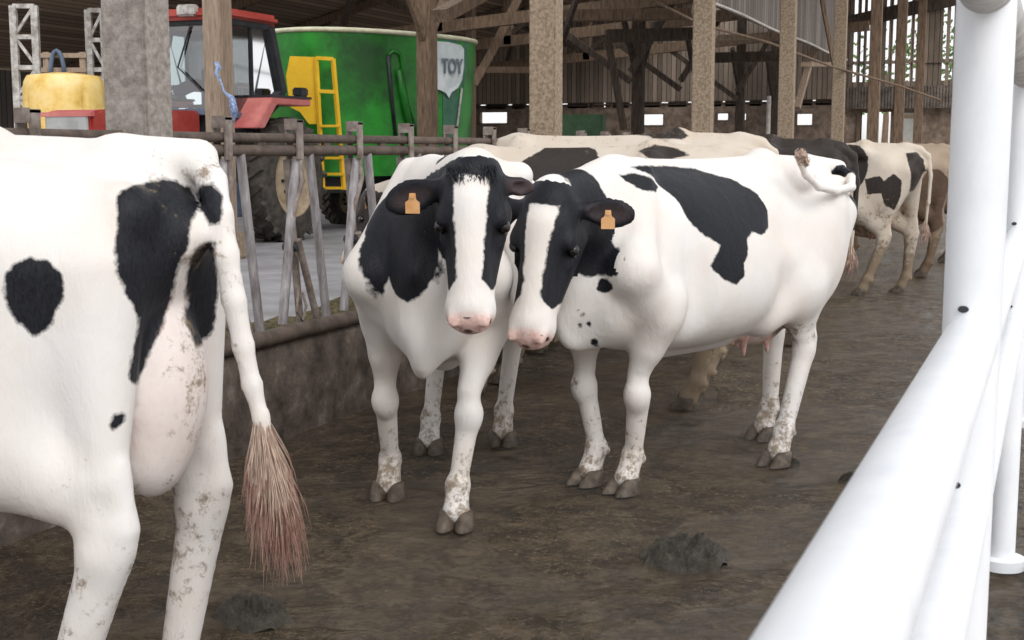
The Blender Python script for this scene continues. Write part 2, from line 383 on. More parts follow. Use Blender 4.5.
class Cow:
    """local frame: x to the head, y to the animal's left, z up."""
    def __init__(s, name, center, heading, scale, label, group=None, cat='cow'):
        s.c = Vector((center[0], center[1], 0)); hx, hy = heading; l = math.hypot(hx, hy); s.a = math.atan2(hy / l, hx / l); s.s = scale
        s.M = Matrix.Translation(s.c) @ Matrix.Rotation(s.a, 4, 'Z') @ Matrix.Scale(scale, 4); s.I = s.M.inverted()
        s.root = empty(name, s.c, (0, 0, s.a), label, cat, group); s.root.scale = (scale,) * 3
        s.fields = []; s.pinks = []; s.dirts = []; s.head = None
    def loc(s, w): return np3(s.I @ Vector(w))
    def flank(s, px, py, y=.33):
        """where the sight line of a picture place meets the animal's flank plane, in local (x,z)"""
        o = s.I @ Vector((0, 0, H)); p = s.I @ at(px, py, 5); d = p - o; t = (y - o.y) / d.y; q = o + d * t
        return (q.x, q.z)
    def patch_side(s, poly, side=1, px=True, y=.33):
        poly = [s.flank(a, b, y * side) for a, b in poly] if px else poly
        s.fields.append(lambda V, p=poly: np.minimum(poly_sd(V[:, [0, 2]], p), V[:, 1] * side + .03))
    def blob(s, c, r):
        c = np.array(c, float); r = np.array(r if hasattr(r, '__len__') else (r,) * 3, float)
        s.fields.append(lambda V: (1 - np.linalg.norm((V - c) / r, axis=1)) * r.min())
    def patch_obl(s, poly, cx, cy, D, reach=.45):
        """coat patch outlined on a slanting plane fixed in the animal's own frame"""
        o = s.loc(at(cx, cy, D)); e = np3(s.I @ Vector((0, 0, H))); d = o - e; d /= np.linalg.norm(d); u = np.cross(d, (0, 0, 1.)); u /= np.linalg.norm(u); w = np.cross(u, d)
        pl = [((s.loc(at(a, b, D)) - o) @ u, (s.loc(at(a, b, D)) - o) @ w) for a, b in poly]
        s.fields.append(lambda V: np.minimum(poly_sd(np.stack([(V - o) @ u, (V - o) @ w], 1), pl), reach - (V - o) @ d))
    def spot(s, px, py, r, D, reach=.4):
        s.patch_obl([(px + r * math.cos(a) * (1 + .25 * math.sin(3 * a + px)), py + r * math.sin(a)) for a in np.linspace(0, 2 * PI, 12, endpoint=False)], px, py, D, reach)
    def cut(s, c, r):
        c = np.array(c, float); r = np.array(r if hasattr(r, '__len__') else (r,) * 3, float)
        s.fields.append(('cut', lambda V: (1 - np.linalg.norm((V - c) / r, axis=1)) * r.min()))

def make_cow(cow, res=.014, legs=None, poll=(1.42, 0, 1.42), muzzle=(1.72, 0, .95), upv=None, tail=None, brush=True, udder=1.0,
             coat='coat', blaze=(.035, .02), ears=(1, 1), tags=(1, 1), face_dark=True, head=True, fat=1.0, hooves=True, ear_out=.0, tuft=False, udder_dx=0, knees=None, hock_dx=None, hock_z=.56, wide=1.0, poll_dark=-.02, stx=-.40, brk=0.0, ear_s=(1, 1), rear_udder=None, teats=True, thigh=1.0, ear_droop=(0, 0), tail_r=.034):
    S = Sdf(res); legs = legs or {}
    lg = {'fl': (.62, .2), 'fr': (.60, -.2), 'hl': (-.66, .2), 'hr': (-.62, -.2)}; lg.update(legs)
    knees = knees or {}; hock_dx = hock_dx or {}
    # --- trunk
    X = [-.96, -.88, -.76, -.56, -.38, -.1, .2, .5, .7, .86, .98]
    top = [1.33, 1.39, 1.43, 1.455, 1.46, 1.425, 1.405, 1.425, 1.445, 1.36, 1.18]
    bot = [1.18, 1.02, .90, .80, .73, .63, .60, .61, .64, .70, .88]
    wid = [.07, .15, .215, .26, .29, .335 * fat, .36 * fat, .31, .25, .19, .09]
    wid = [w_ * wide for w_ in wid]
    def trunk(P):
        x = P[..., 0]; tp = catmull(X, top, x); bt = catmull(X, bot, x); w = catmull(X, wid, x); w = np.maximum(w, .02)
        a = np.maximum((tp - bt) / 2, .02); t = (P[..., 2] - (tp + bt) / 2) / a
        prof = 1 - .20 * np.clip(t, -1, 1.2) - .14 * np.clip(t, 0, 1.2) ** 2
        e = (np.abs(P[..., 1] / (w * prof)) ** 2.25 + np.abs(t) ** 2.25) ** (1 / 2.25)
        d = (e - 1) * np.minimum(a, w) * .95
        ex = np.maximum(np.maximum(X[0] - x, x - X[-1]), 0); return d + ex
    S.put(trunk, (-1.0, -.42, .55), (1.02, .42, 1.5), .05)
    # spine, hooks, pins, shoulder tops
    S.cap((-.75, 0, 1.42), (.68, 0, 1.415), .032, .035, .05)
    for sd in (1, -1):
        S.ell((-.43, sd * .225, 1.365), (.06, .04, .045), k=.06); S.cap((-.42, sd * .20, 1.37), (-.40, 0, 1.43), .05, .05, .06)
        S.ell((-.90, sd * .125, 1.30), (.05, .045, .05), k=.05)
        S.cap((-.45, sd * .20, 1.36), (-.88, sd * .115, 1.31), .04, .04, .07)
        S.cap((.62, sd * .10, 1.40), (.80, sd * .235, 1.0), .06, .10, .05)
        S.ell((.48, sd * .335, 1.0), (.06, .065, .30), k=.10, sub=True)          # shoulder blade
        S.ell((-.21, sd * .40, 1.18), (.15, .115, .15), k=.09, sub=True); S.ell((-.17, sd * .43, .84), (.07, .10, .17), k=.10, sub=True)             # hollow before the hook
        S.ell((-.66, sd * .36, 1.26), (.13, .10, .07), k=.09, sub=True)              # hollow behind it
    S.ell((.90, 0, .80 - brk), (.12, .055, .15), k=.08)                             # brisket
    S.cap((.45, 0, .62), (-.1, 0, .62), .05, .06, .08)
    # --- legs
    Lg = {}
    for key, (hx, hy) in lg.items():
        sd = 1 if key[1] == 'l' else -1
        if key[0] == 'f':
            sh = np.array((.80, sd * .215, 1.0)); el = np.array((.62, sd * .215, .80)); f = np.array((hx, hy, 0.)); t = f + (-.015, 0, .06); fet = f + (-.055, 0, .155)
            kx = .5 * el[0] + .5 * fet[0] + .035 + knees.get(key, 0); kn = np.array((kx, .45 * el[1] + .55 * hy, .445))
            S.cap(sh, el, .11, .10, .05); S.cap(el, kn + (-.0, 0, .09), .088, .048, .04); S.cap(el + (-.03, 0, .06), (el + kn) / 2 + (-.01, 0, .03), .095, .058, .05)
            S.ell(kn + (.01, 0, 0), (.058, .055, .075), k=.035); S.cap(kn, fet, .047, .036, .03); S.cap(kn + (-.025, 0, -.05), fet + (-.015, 0, 0), .028, .026, .02)
        else:
            hip = np.array((-.62, sd * .19, 1.18)); st = np.array((stx, sd * .235, .86)); f = np.array((hx, hy, 0.)); t = f + (-.015, 0, .06); fet = f + (-.06, 0, .16)
            hk = np.array((.35 * -.70 + .65 * (fet[0] - .10) + hock_dx.get(key, 0), .4 * sd * .2 + .6 * hy, hock_z))
            S.cap(hip, st, .18 * thigh, .15 * thigh, .08, n=(0, 1, 0), sq=1.35)
            S.cap(st, hk + (.035, 0, .07), .145 * thigh, .066, .06, n=(0, 1, 0), sq=1.25)
            S.cap((stx * .4 + .02, sd * .22, .70), st + (.0, 0, -.03), .06, .09, .10); S.ell((-.58, sd * .20, .98), (.19, .12, .24), k=.08)
            S.cap((-.82, sd * .15, 1.18), hk + (-.01, 0, .14), .12, .045, .07)                     # back of thigh
            S.cap(hk + (-.045, 0, .15), hk + (-.055, 0, .025), .018, .032, .035)                    # tendon + point of hock
            S.ell(hk + (.0, 0, -.01), (.062, .05, .085), k=.035)
            S.cap(hk + (.005, 0, -.04), fet, .048, .038, .03); S.cap(hk + (-.04, 0, -.02), fet + (-.018, 0, 0), .034, .028, .02)
        S.ell(fet, (.045, .048, .045), k=.025); S.cap(fet, t, .042, .055, .025)
        for dy in (.02, -.02): S.ell(fet + (-.05, dy, -.02), (.017, .013, .02), k=.012)
        Lg[key] = (f, fet)
    # --- udder
    ux = -.42 + udder_dx
    teat = []
    if rear_udder is not None:
        for c_, r_ in rear_udder: S.ell(c_, r_, k=.018)
    if udder > 0:
        u = udder
        S.ell((ux, 0, .78 - .08 * (u - 1)), (.22, .15 * u, .17 * u), k=.06)
        S.ell((ux - .12, 0, .80 - .06 * (u - 1)), (.15, .14 * u, .20 * u), k=.07)
        for dx in ((.10, -.09) if teats else ()):
            for dy in (.075, -.075):
                z0 = .645 - .24 * (u - 1); p0 = np.array((ux + dx, dy * u, z0)); S.cap(p0, p0 + (0.004, 0, -.07), .017, .012, .02); teat.append(p0)
    # --- neck + head
    mv = np.array(muzzle, float) - np.array(poll, float); Lh = np.linalg.norm(mv); n = mv / Lh; hs = Lh / .53
    u_ = np.array(upv if upv is not None else (n[2] * -1, 0, n[0]), float); u_ = u_ - (u_ @ n) * n; u_ /= np.linalg.norm(u_); sdv = np.cross(u_, n)  # animal's left
    R = np.stack([n, sdv, u_], 1); po = np.array(poll, float); hp = lambda x, y, z: po + R @ (np.array((x, y, z)) * hs)
    hb = hp(.02, 0, -.11)
    na = np.array((.70, 0, 1.17)); nd = hb - na; side = np.cross(nd, (0, 0, 1.)); side /= np.linalg.norm(side) + 1e-9
    side_s = side
    S.cap(na, na + nd * .55, .225, .16, .10, n=side_s, sq=1.45); S.cap(na + nd * .5, hb, .165, .125, .06, n=side_s, sq=1.2)
    S.cap((.68, 0, 1.34), hp(-.03, 0, -.06), .09, .075, .08)
    thr = hp(.10, 0, -.19)
    S.cap((.93, 0, .86 - brk), thr, .045, .03, .11)                                              # dewlap
    S.cap((.88, 0, .82 - brk), na + nd * .45 + np.array((0, 0, -.22)), .05, .035, .08)
    # skull
    hr = lambda *r: tuple(q * hs for q in r)
    S.ell(hp(.085, 0, -.055), hr(.135, .112, .085), R, .04)
    S.ell(hp(.0, 0, -.03), hr(.055, .075, .05), R, .04)
    S.cap(hp(.12, 0, -.06), hp(.42, 0, -.068), .088 * hs, .074 * hs, .035)
    S.cap(hp(.10, 0, -.015), hp(.44, 0, -.035), .055 * hs, .040 * hs, .04)
    for sd in (1, -1):
        S.cap(hp(.10, sd * .062, -.14), hp(.36, sd * .030, -.110), .066 * hs, .042 * hs, .04)
        S.ell(hp(.150, sd * .098, -.036), hr(.055, .026, .030), R, .022); S.ell(hp(.19, sd * .094, -.085), hr(.05, .02, .018), R, .022)      # brow
        S.ell(hp(.165, sd * .116, -.062), hr(.028, .016, .018), R, .010, sub=True)
        S.ell(hp(.27, sd * .098, -.035), hr(.09, .022, .035), R, .04, sub=True)
    S.ell(hp(.460, 0, -.070), hr(.070, .080, .064), R, .05)
    S.ell(hp(.455, 0, -.128), hr(.052, .052, .035), R, .02)
    for sd in (1, -1): S.ell(hp(.512, sd * .052, -.050), hr(.026, .020, .019), R, .008, sub=True); S.ell(hp(.49, sd * .052, -.022), hr(.03, .02, .014), R, .02)
    S.cap(hp(.53, -.05, -.118), hp(.53, .05, -.118), .006, .006, .012, sub=True)
    earc = {}
    for sd, on in ((1, ears[0]), (-1, ears[1])):
        if not on: continue
        es = ear_s[0 if sd > 0 else 1]; e0 = hp(.015, sd * .085, -.065); dirv = R @ np.array((.05 + ear_droop[0 if sd > 0 else 1], sd * 1.0, -.25 + ear_out)); dirv /= np.linalg.norm(dirv)
        nrm = R @ np.array((.35, sd * .12, .9)); nrm -= (nrm @ dirv) * dirv; nrm /= np.linalg.norm(nrm); w = np.cross(nrm, dirv)
        S.cap(e0, e0 + dirv * .07 * hs, .03 * hs, .03 * hs, .02)
        Re = np.stack([dirv, w, nrm], 1); ec = e0 + dirv * (.04 + .105 * es) * hs
        S.ell(ec, hr(.105 * es, .064 * es, .019), Re, .02); S.ell(ec - dirv * .01 + nrm * .020 * hs, hr(.075 * es, .040 * es, .014), Re, .012, sub=True)
        earc[sd] = (ec, dirv, w, nrm)
    # --- tail
    if tail is None: tail = [(-.92, 0, 1.40), (-1.0, 0, 1.34), (-1.03, 0, 1.15), (-1.02, 0, .9), (-1.0, 0, .65)]
    rt = np.linspace(tail_r, .016, len(tail)); S.cap((-.80, 0, 1.42), tail[0], .05, .042, .05)
    for i in range(len(tail) - 1): S.cap(tail[i], tail[i + 1], rt[i], rt[i + 1], .015)
    V, Fc = S.mesh()
    # --- colour fields
    pt = np.full(len(V), -.25)
    for f in cow.fields:
        if isinstance(f, tuple): pt = np.minimum(pt, -f[1](V))
        else: pt = np.maximum(pt, f(V))
    Hd = (V - po) @ R / hs
    inh = np.minimum.reduce([.24 - np.abs(Hd[:, 1]), Hd[:, 0] + .06, .60 - Hd[:, 0], .12 - Hd[:, 2], Hd[:, 2] + .27])
    if face_dark:
        bw = blaze[0] * (1 - .38 * np.clip(Hd[:, 0] / .30, 0, 1)) + blaze[1] * np.clip((Hd[:, 0] - .2) / .12, 0, 1) + .10 * np.clip((Hd[:, 0] - .36) / .10, 0, 1)
        dk = np.abs(Hd[:, 1]) - bw
        dk = np.minimum(dk, .435 - Hd[:, 0] - 1.3 * np.clip(np.abs(Hd[:, 1]) - .035, 0, 1) - .5 * np.clip(-.05 - Hd[:, 2], 0, 1))
        pt = np.where(inh > 0, np.maximum(dk, np.clip(poll_dark - Hd[:, 0], -.25, .05)), pt)
    for sd, (ec, dv, w, nr) in earc.items():
        Q = V - ec; e_ = .12 * hs - np.abs(Q @ dv); e2 = np.minimum(e_, .075 * hs - np.linalg.norm(Q - (Q @ dv)[:, None] * dv, axis=1)); pt = np.maximum(pt, e2 * 3)
    pk = np.zeros(len(V))
    mz = (Hd[:, 0] - .466) / .03 + np.where(Hd[:, 2] < -.10, -.3, 0); pk = np.where((inh > 0) & (Hd[:, 2] > -.18), np.clip(mz, 0, .75), pk)
    if face_dark: # dark freckles on the nose
        fk = np.sin(Hd[:, 0] * 130 + 1) + np.sin(Hd[:, 1] * 95 + 2 * cow.s) + np.sin(Hd[:, 2] * 110)
        pt = np.where((inh > 0) & (Hd[:, 0] > .485) & (Hd[:, 2] > -.1), np.maximum(pt, (fk - 1.0) * .02), pt)
        pk = np.where((inh > 0) & (Hd[:, 0] > .485) & (fk > 1.0) & (Hd[:, 2] > -.1), pk * .25, pk)
    if rear_udder is not None:
        for c_, r_ in rear_udder: pk = np.maximum(pk, (pt < 0) * .16 * np.clip(1.45 - np.linalg.norm((V - np.array(c_)) / np.array(r_), axis=1), 0, .4) / .4)
    for sd in (1, -1): pt = np.maximum(pt, (.017 - np.linalg.norm((Hd - np.array((.520, sd * .050, -.052))) * (1, .8, 1), axis=1)) * 2); 
    if udder > 0:
        du = np.linalg.norm((V - np.array((ux - .04, 0, .74))) / np.array((.30, .2 * udder, .26 * udder)), axis=1)
        pk = np.maximum(pk, np.clip((1.0 - du) * 2.2, 0, .38) * (V[:, 2] < 1.0) * (pt < 0))
        for p0 in teat: pk = np.maximum(pk, .95 * (np.linalg.norm((V - p0 - (0, 0, -.04)) * (1, 1, .5), axis=1) < .035))
    for sd, (ec, dv, w, nr) in earc.items():
        Q = V - ec - nr * .022 * hs; q = np.linalg.norm(np.stack([Q @ dv / .075, Q @ w / .033, Q @ nr / .02], 1) / hs, axis=1); pk = np.maximum(pk, .045 * np.clip(1.3 - q, 0, 1) * 2 * (q < 1.3))
    z = V[:, 2]; legd = np.clip((.72 - z) / .6, 0, 1) ** 1.1 * .50
    dt = legd
    for c, r, a in cow.dirts: dt = np.maximum(dt, a * np.clip(1.3 - np.linalg.norm((V - np.array(c)) / np.array(r), axis=1), 0, 1))
    me = bpy.data.meshes.new('cow_body'); me.vertices.add(len(V)); me.vertices.foreach_set('co', V.astype(np.float32).ravel())
    me.loops.add(Fc.size); me.loops.foreach_set('vertex_index', Fc.astype(np.int32).ravel()); me.polygons.add(len(Fc))
    me.polygons.foreach_set('loop_start', np.arange(0, Fc.size, 4, dtype=np.int32)); me.polygons.foreach_set('loop_total', np.full(len(Fc), 4, np.int32))
    me.update(calc_edges=True); me.validate(); me.shade_smooth()
    ca = me.color_attributes.new('coat', 'FLOAT_COLOR', 'POINT')
    C = np.stack([.5 + np.clip(pt, -.25, .25), np.clip(pk, 0, 1), np.clip(dt, 0, 1), np.ones(len(V))], 1).astype(np.float32)
    if len(ca.data) == len(V): ca.data.foreach_set('color', C.ravel())
    me.materials.append(M[coat]); o = bpy.data.objects.new('body', me); COL.objects.link(o); o.parent = cow.root
    # --- hooves: two claws each
    if hooves:
        for key, (f, fet) in Lg.items():
            b = MB()
            for sd in (1, -1):
                pr = []
                for (t, zz, rx, ry, ox) in ((0, 0, .068, .040, .022), (.3, .015, .065, .039, .018), (.7, .038, .053, .036, .004), (1, .058, .044, .033, -.008), (1.1, .066, .032, .024, -.012)):
                    ring = []
                    for k in range(14):
                        an = 2 * PI * k / 14; cx = math.cos(an); ring.append(Vector((f[0] + ox + rx * (cx if cx < 0 else cx * 1.12), f[1] + sd * .0385 + ry * math.sin(an) * (1 - .35 * max(cx, 0) ** 2), zz + .001)))
                    pr += ring
                fs = [(i * 14 + k, i * 14 + (k + 1) % 14, (i + 1) * 14 + (k + 1) % 14, (i + 1) * 14 + k) for i in range(4) for k in range(14)] + [tuple(range(14))[::-1], tuple(56 + k for k in range(14))]
                b.add(pr, fs)
            b.build('hoof', M['hoof'], cow.root, smooth=math.radians(50))
    if head:
        for sd in (1, -1):
            b = MB(); c = Vector(hp(.165, sd * .105, -.060)); r = .0245 * hs
            b.lathe([(r * math.sin(PI * i / 8) + 1e-4, -r * math.cos(PI * i / 8)) for i in range(9)], 14, Matrix.Translation(c)); b.build('eye', M['eye'], cow.root, smooth=3)
    # ear tags
    for sd, on in ((1, tags[0]), (-1, tags[1])):
        if on and sd in earc:
            ec, dv, w, nr = earc[sd]; nr2 = nr; cc = ec + nr * .012 * hs - dv * .01
            dn = np.array((0, 0, -1.)) - nr * (-nr[2]); dn /= np.linalg.norm(dn); sx = np.cross(nr, dn)
            mt = Matrix(((sx[0], dn[0], nr[0], cc[0]), (sx[1], dn[1], nr[1], cc[1]), (sx[2], dn[2], nr[2], cc[2]), (0, 0, 0, 1)))
            MB().prism([(-.011, -.012), (.011, -.012), (.014, .012), (.027, .022), (.027, .062), (-.027, .062), (-.027, .022), (-.014, .012)], mt, .004).lathe([(.008, .0), (.008, .009)], 10, mt).build('ear_tag', M['tag'], cow.root)
    # tail brush of loose hairs
    if brush:
        e = Vector(tail[-1]); d = (Vector(tail[-1]) - Vector(tail[-2])).normalized(); nb = brush if isinstance(brush, dict) else {}
        Ln = nb.get('len', .28); nn = nb.get('n', 70); sp_ = nb.get('spread', .07); fall = nb.get('fall', (0, 0, -1)); rr = nb.get('r', .0022)
        rs = random.Random(3); A = MB(); B = MB()
        for i in range(nn):
            st = e - d * rs.uniform(0, nb.get('up', .10)); cl = i % 16; rc = random.Random(cl * 7 + 1); a = rc.uniform(0, 2 * PI); q = math.sqrt(rc.random()) * sp_; off = Vector((math.cos(a) * q + rs.gauss(0, .10) * sp_, math.sin(a) * q + rs.gauss(0, .10) * sp_, 0)); ln = Ln * rc.uniform(.70, 1.0) * rs.uniform(.75, 1.06)
            pts = []; cur = rs.uniform(-.03, .03); fv = Vector(fall)
            for k in range(9):
                t = k / 8; wv = math.sin(t * 6 + cl * 1.7) * .012 * t + math.sin(t * 9 + i) * .003 * t
                bul = .15 + .85 * math.sin(min(t * 1.1, 1) ** 1.4 * PI * .62)
                p = st + (d * (1 - t) + fv * t) * ln * t + off * bul * 1.0 + Vector((cur * t * t + wv, cur * t * t * .6 - wv, 0)) * .9
                pts.append(p)
            (A).tube(pts[:6], [rr, rr, rr, rr, rr * .9, rr * .8], 3, cap=False); (B).tube(pts[5:], [rr * .8, rr * .7, rr * .5, rr * .3], 3, cap=False)
        A.build('tail_brush', M['hair'], cow.root, smooth=3); B.build('tail_brush_tip', M[nb.get('tip', 'hair_stained')], cow.root, smooth=3)
    if tuft:
        rs = random.Random(5); A = MB()
        for i in range(420):
            st = Vector(hp(rs.uniform(-.03, .02), rs.uniform(-.085, .085), rs.uniform(.012, .028))); tip = st + Vector(R @ np.array((rs.uniform(.012, .036), rs.uniform(-.012, .012), rs.uniform(.0, .008))))
            A.tube([st, (st + tip) / 2 + Vector(u_) * .008, tip], [.0022, .0018, .0005], 3, cap=False)
        A.build('poll_tuft', M['hair_black'], cow.root, smooth=3)
    return o
# ---------------------------------------------------------------- the herd
def lv(c, v): return np3(c.I.to_3x3() @ Vector(v))
FINE = .0125

# the animal on the left, seen from behind, eating through the barrier
c1 = Cow('cow', (-2.908, 2.482), (-.995, -.04), 1.08, 'large white cow cropped at the left edge, rump, hanging tail and full udder in view')
c1.patch_obl([(118, 196), (140, 182), (165, 176), (190, 182), (200, 195), (197, 215), (188, 245), (178, 275), (170, 300), (160, 330), (148, 360), (138, 386), (131, 378), (132, 355), (138, 335), (140, 318), (125, 290), (117, 262), (118, 225)], 160, 270, 2.95, .25)
c1.patch_obl([(7, 280), (14, 266), (30, 259), (48, 262), (60, 280), (61, 300), (52, 322), (36, 333), (18, 322), (8, 302)], 35, 296, 2.95, .3)
c1.patch_obl([(109, 423), (118, 412), (127, 411), (125, 420), (114, 429)], 118, 420, 2.85, .25)
c1.patch_obl([(190, 262), (200, 246), (216, 244), (218, 300), (212, 335), (196, 345), (187, 322)], 203, 290, 3.2, .3); c1.patch_obl([(198, 186), (214, 184), (222, 196), (222, 222), (210, 226), (198, 205)], 210, 205, 3.08, .12)
c1.dirts += [(tuple(c1.loc(at(178, 168, 3.0))), (.16, .22, .10), .44), ((-.80, 0, .5), (.3, .5, .42), .42), ((-.30, .34, .95), (.07, .1, .05), .6), ((-.33, .34, .87), (.05, .1, .04), .7), ((-1.0, 0, .95), (.12, .12, .5), .45)]
t1 = [c1.loc(at(*q)) for q in ((199, 158, 3.16), (212, 182, 3.10), (219, 215, 3.06), (226, 255, 3.04), (234, 300, 3.03), (243, 345, 3.03), (252, 385, 3.03), (261, 418, 3.03), (266, 440, 3.03))]
make_cow(c1, FINE, hock_dx=dict(hl=-.095, hr=-.04), legs=dict(hl=(-.64, .20), hr=(-.70, -.17), fl=(.6, .2), fr=(.5, -.2)), poll=(1.50, 0, 1.08), muzzle=(1.72, 0, .64), tail=t1, udder=1.0, teats=False, thigh=1.22, hock_z=.62, stx=-.56, rear_udder=[((-.86, .0, .92), (.11, .125, .21)), ((-.84, .01, .80), (.10, .10, .14)), ((-.74, .0, 1.0), (.12, .12, .25))],
         brush=dict(len=.36, n=900, spread=.050, up=.10, fall=(-.03, -.16, -1), r=.0014), tags=(0, 0))

# the two that look at the camera
c2 = Cow('cow', (-2.585, 5.585), (.26, -.966), 1.04, 'black and white cow facing the camera, one forehoof stepping forward, left one of the pair')
pc2 = c2.loc(at(472, 174, 4.85)); mc2 = c2.loc(at(468, 330, 4.66))
u2 = lv(c2, TOCAM + CR * -.06 + Vector((0, 0, .25)))
for q, r in (((400, 250, 5.1), (.17, .15, .20)), ((385, 215, 5.3), (.12, .13, .14)), ((425, 270, 4.95), (.13, .10, .13)), ((500, 250, 4.95), (.12, .10, .2)), ((376, 322, 5.2), (.04, .05, .06)), ((448, 160, 5.1), (.03, .05, .03)), ((380, 265, 5.3), (.09, .09, .14)), ((395, 330, 4.9), (.02, .02, .02))):
    c2.blob(c2.loc(at(*q)), r)
c2.cut(c2.loc(at(403, 222, 4.98)), (.05, .05, .03))
make_cow(c2, FINE, legs=dict(fl=(.87, .12), fr=(.46, -.25), hl=(-.62, .10), hr=(-.40, -.24)), poll=pc2, muzzle=mc2, upv=u2, blaze=(.066, .0), udder=.8, brush=False, tags=(0, 1), tuft=True, poll_dark=.012, fat=.80, wide=.86, ear_s=(.42, .95), ear_droop=(0, .22), knees=dict(fl=.03), brk=.05)

c3 = Cow('cow', (-1.545, 6.18), (-.395, -.919), 1.04, 'white cow side-on at centre with a large black saddle patch and tail swung up')
c3.patch_side([(664, 167), (690, 165), (720, 166), (742, 170), (762, 182), (773, 195), (774, 212), (768, 228), (757, 236), (748, 232), (741, 240), (738, 254), (733, 262), (732, 274), (724, 283), (712, 277), (707, 266), (711, 256), (715, 245), (705, 232), (697, 218), (694, 202), (689, 190), (680, 179), (668, 171)], y=.30)
c3.patch_side([(640, 174), (651, 173), (662, 178), (671, 187), (665, 193), (652, 189), (643, 182)], y=.24)
c3.patch_side([(826, 195), (838, 192), (842, 205), (838, 232), (832, 226), (832, 210)], y=.12)
for q, r in (((588, 222, 5.42), (.16, .16, .17)), ((598, 255, 5.45), (.10, .12, .12)), ((560, 250, 5.2), (.10, .12, .18)), ((565, 190, 5.5), (.14, .14, .10))):
    c3.blob(c3.loc(at(*q)), r)
for q in ((604, 285, 8), (583, 315, 2.6), (589, 324, 4), (581, 326, 3.2), (595, 342, 4), (578, 311, 2)): c3.spot(*q, 5.45)
c3.blob(c3.loc(at(845, 175, 6.9)), (.06, .08, .06))
c3.dirts += [((-.45, .1, .62), (.3, .4, .10), .5), ((.72, .05, .46), (.05, .1, .07), .6), ((.73, -.2, .46), (.05, .1, .07), .6)]
pc3 = c3.loc(at(547, 198, 5.32)); mc3 = c3.loc(at(523, 345, 5.12))
u3 = lv(c3, TOCAM + CR * -.32 + Vector((0, 0, .25)))
t3 = [c3.loc(at(*q)) for q in ((838, 168, 6.98), (851, 176, 6.85), (851, 187, 6.66), (836, 191, 6.45), (819, 187, 6.32), (806, 175, 6.26), (799, 160, 6.22))]
make_cow(c3, FINE, legs={k_: tuple(c3.loc(ground(*q_))[:2]) for k_, q_ in dict(fl=(624, 492), fr=(588, 483), hl=(776, 464), hr=(762, 438)).items()}, poll=pc3, muzzle=mc3, upv=u3, blaze=(.056, .0), tail=t3, udder=1.2, udder_dx=.14, tags=(1, 1),
         poll_dark=.035, ear_s=(.85, 1.15), ear_droop=(-.1, .1), tail_r=.025, brush=dict(len=.06, n=320, spread=.03, up=.06, fall=(0, 0, 1), r=.0022, tip='hair'), hock_dx=dict(hl=.03))

# cows further down the row, all at the feed barrier
LOWH = dict(poll=(1.50, 0, 1.20), muzzle=(1.78, 0, .78))
def row_cow(cx, cy, hd, s, label, coat, blobs, cuts=(), dirt=(), udder=1.0, res=.02, polys=(), obl=(), **k):
    c = Cow('cow', (cx, cy), hd, s, label)
    for p_ in obl: c.patch_obl(p_[0], p_[0][0][0], p_[0][0][1], p_[1], p_[2])
    for p_ in polys: c.patch_side(p_)
    for b in blobs: c.blob(c.loc(b[0]) if isinstance(b[0], Vector) else b[0], b[1])
    for b in cuts: c.cut(*b)
    c.dirts += list(dirt) + [((0, 0, .18), (2, 1, .50), .88), ((0, 0, 1.48), (1.5, .5, .10), .36), ((-.2, 0, .6), (1, 1, .16), .5)]; a = dict(LOWH); a.update(k)
    make_cow(c, res, coat=coat, udder=udder, brush=k.pop('brush_', dict(len=.2, n=60, spread=.05, r=.003)), **a); return c
row_cow(-2.72, 7.75, (-1, -.02), 1.08, 'cow behind the pair with a dark saddle over its shoulders, head through the barrier', 'coat_cream',
        [(at(552, 170, 7.95), (.26, .5, .20)), (at(535, 178, 7.95), (.2, .5, .2)), ((1.0, .1, 1.2), (.1, .2, .1))], dirt=[((.0, 0, 1.45), (1, .5, .1), .25)], obl=[([(638, 151), (655, 144), (668, 146), (680, 149), (694, 155), (670, 160), (650, 159)], 7.7, .8)], poll=np3(Matrix.Translation((0, 0, 0)) @ Vector((1.44, -.02, 1.12))), muzzle=(1.55, .14, .72), tags=(1, 1))
row_cow(-2.95, 9.05, (-1, 0), 1.14, 'tallest cream cow whose back rises behind the pair, small dark patch on its spine', 'coat_cream',
        [], obl=[([(630, 131), (650, 122), (672, 122), (688, 136), (680, 139), (655, 138), (640, 135)], 9.4, .8)], dirt=[((.3, 0, 1.46), (.8, .5, .12), .35)])
row_cow(-2.62, 10.7, (-1, .03), 1.12, 'cow with speckled cream shoulders and brown-black hindquarters behind the side-on cow', 'coat_cream',
        [], obl=[([(720, 143), (732, 130), (760, 128), (880, 128), (880, 230), (740, 230), (728, 160)], 10.5, 1.2)], dirt=[((.5, 0, 1.42), (.5, .5, .12), .35), ((-.5, 0, 1.4), (.3, .4, .1), .2)])
row_cow(-3.0, 12.5, (-1, .0), 1.11, 'mostly black cow half hidden behind the raised tail of the side-on cow', 'coat_cream',
        [((0, 0, 1.1), (1.2, .6, .6))], cuts=[((.4, 0, 1.46), (.25, .3, .06))])
row_cow(-2.38, 14.6, (-1, .05), 1.11, 'cream cow with a black front half, black hip patch and black rump stripe, far alley', 'coat_cream',
        [(at(836, 168, 14), (.30, .5, .27)), (at(845, 160, 14), (.22, .5, .16)), (at(842, 215, 14), (.10, .3, .12))],
        dirt=[((-.5, 0, .8), (.6, .6, .35), .5), ((0, 0, .7), (1, .6, .2), .55)], legs=dict(hl=(-.45, .22), hr=(-.75, -.2)), udder=1.25, polys=([(865, 179), (880, 176), (884, 181), (893, 174), (901, 181), (899, 196), (893, 211), (885, 206), (881, 193), (868, 195)], [(903, 153), (912, 152), (920, 160), (921, 180), (913, 205), (902, 214), (899, 209), (907, 192), (910, 175), (907, 164)]))
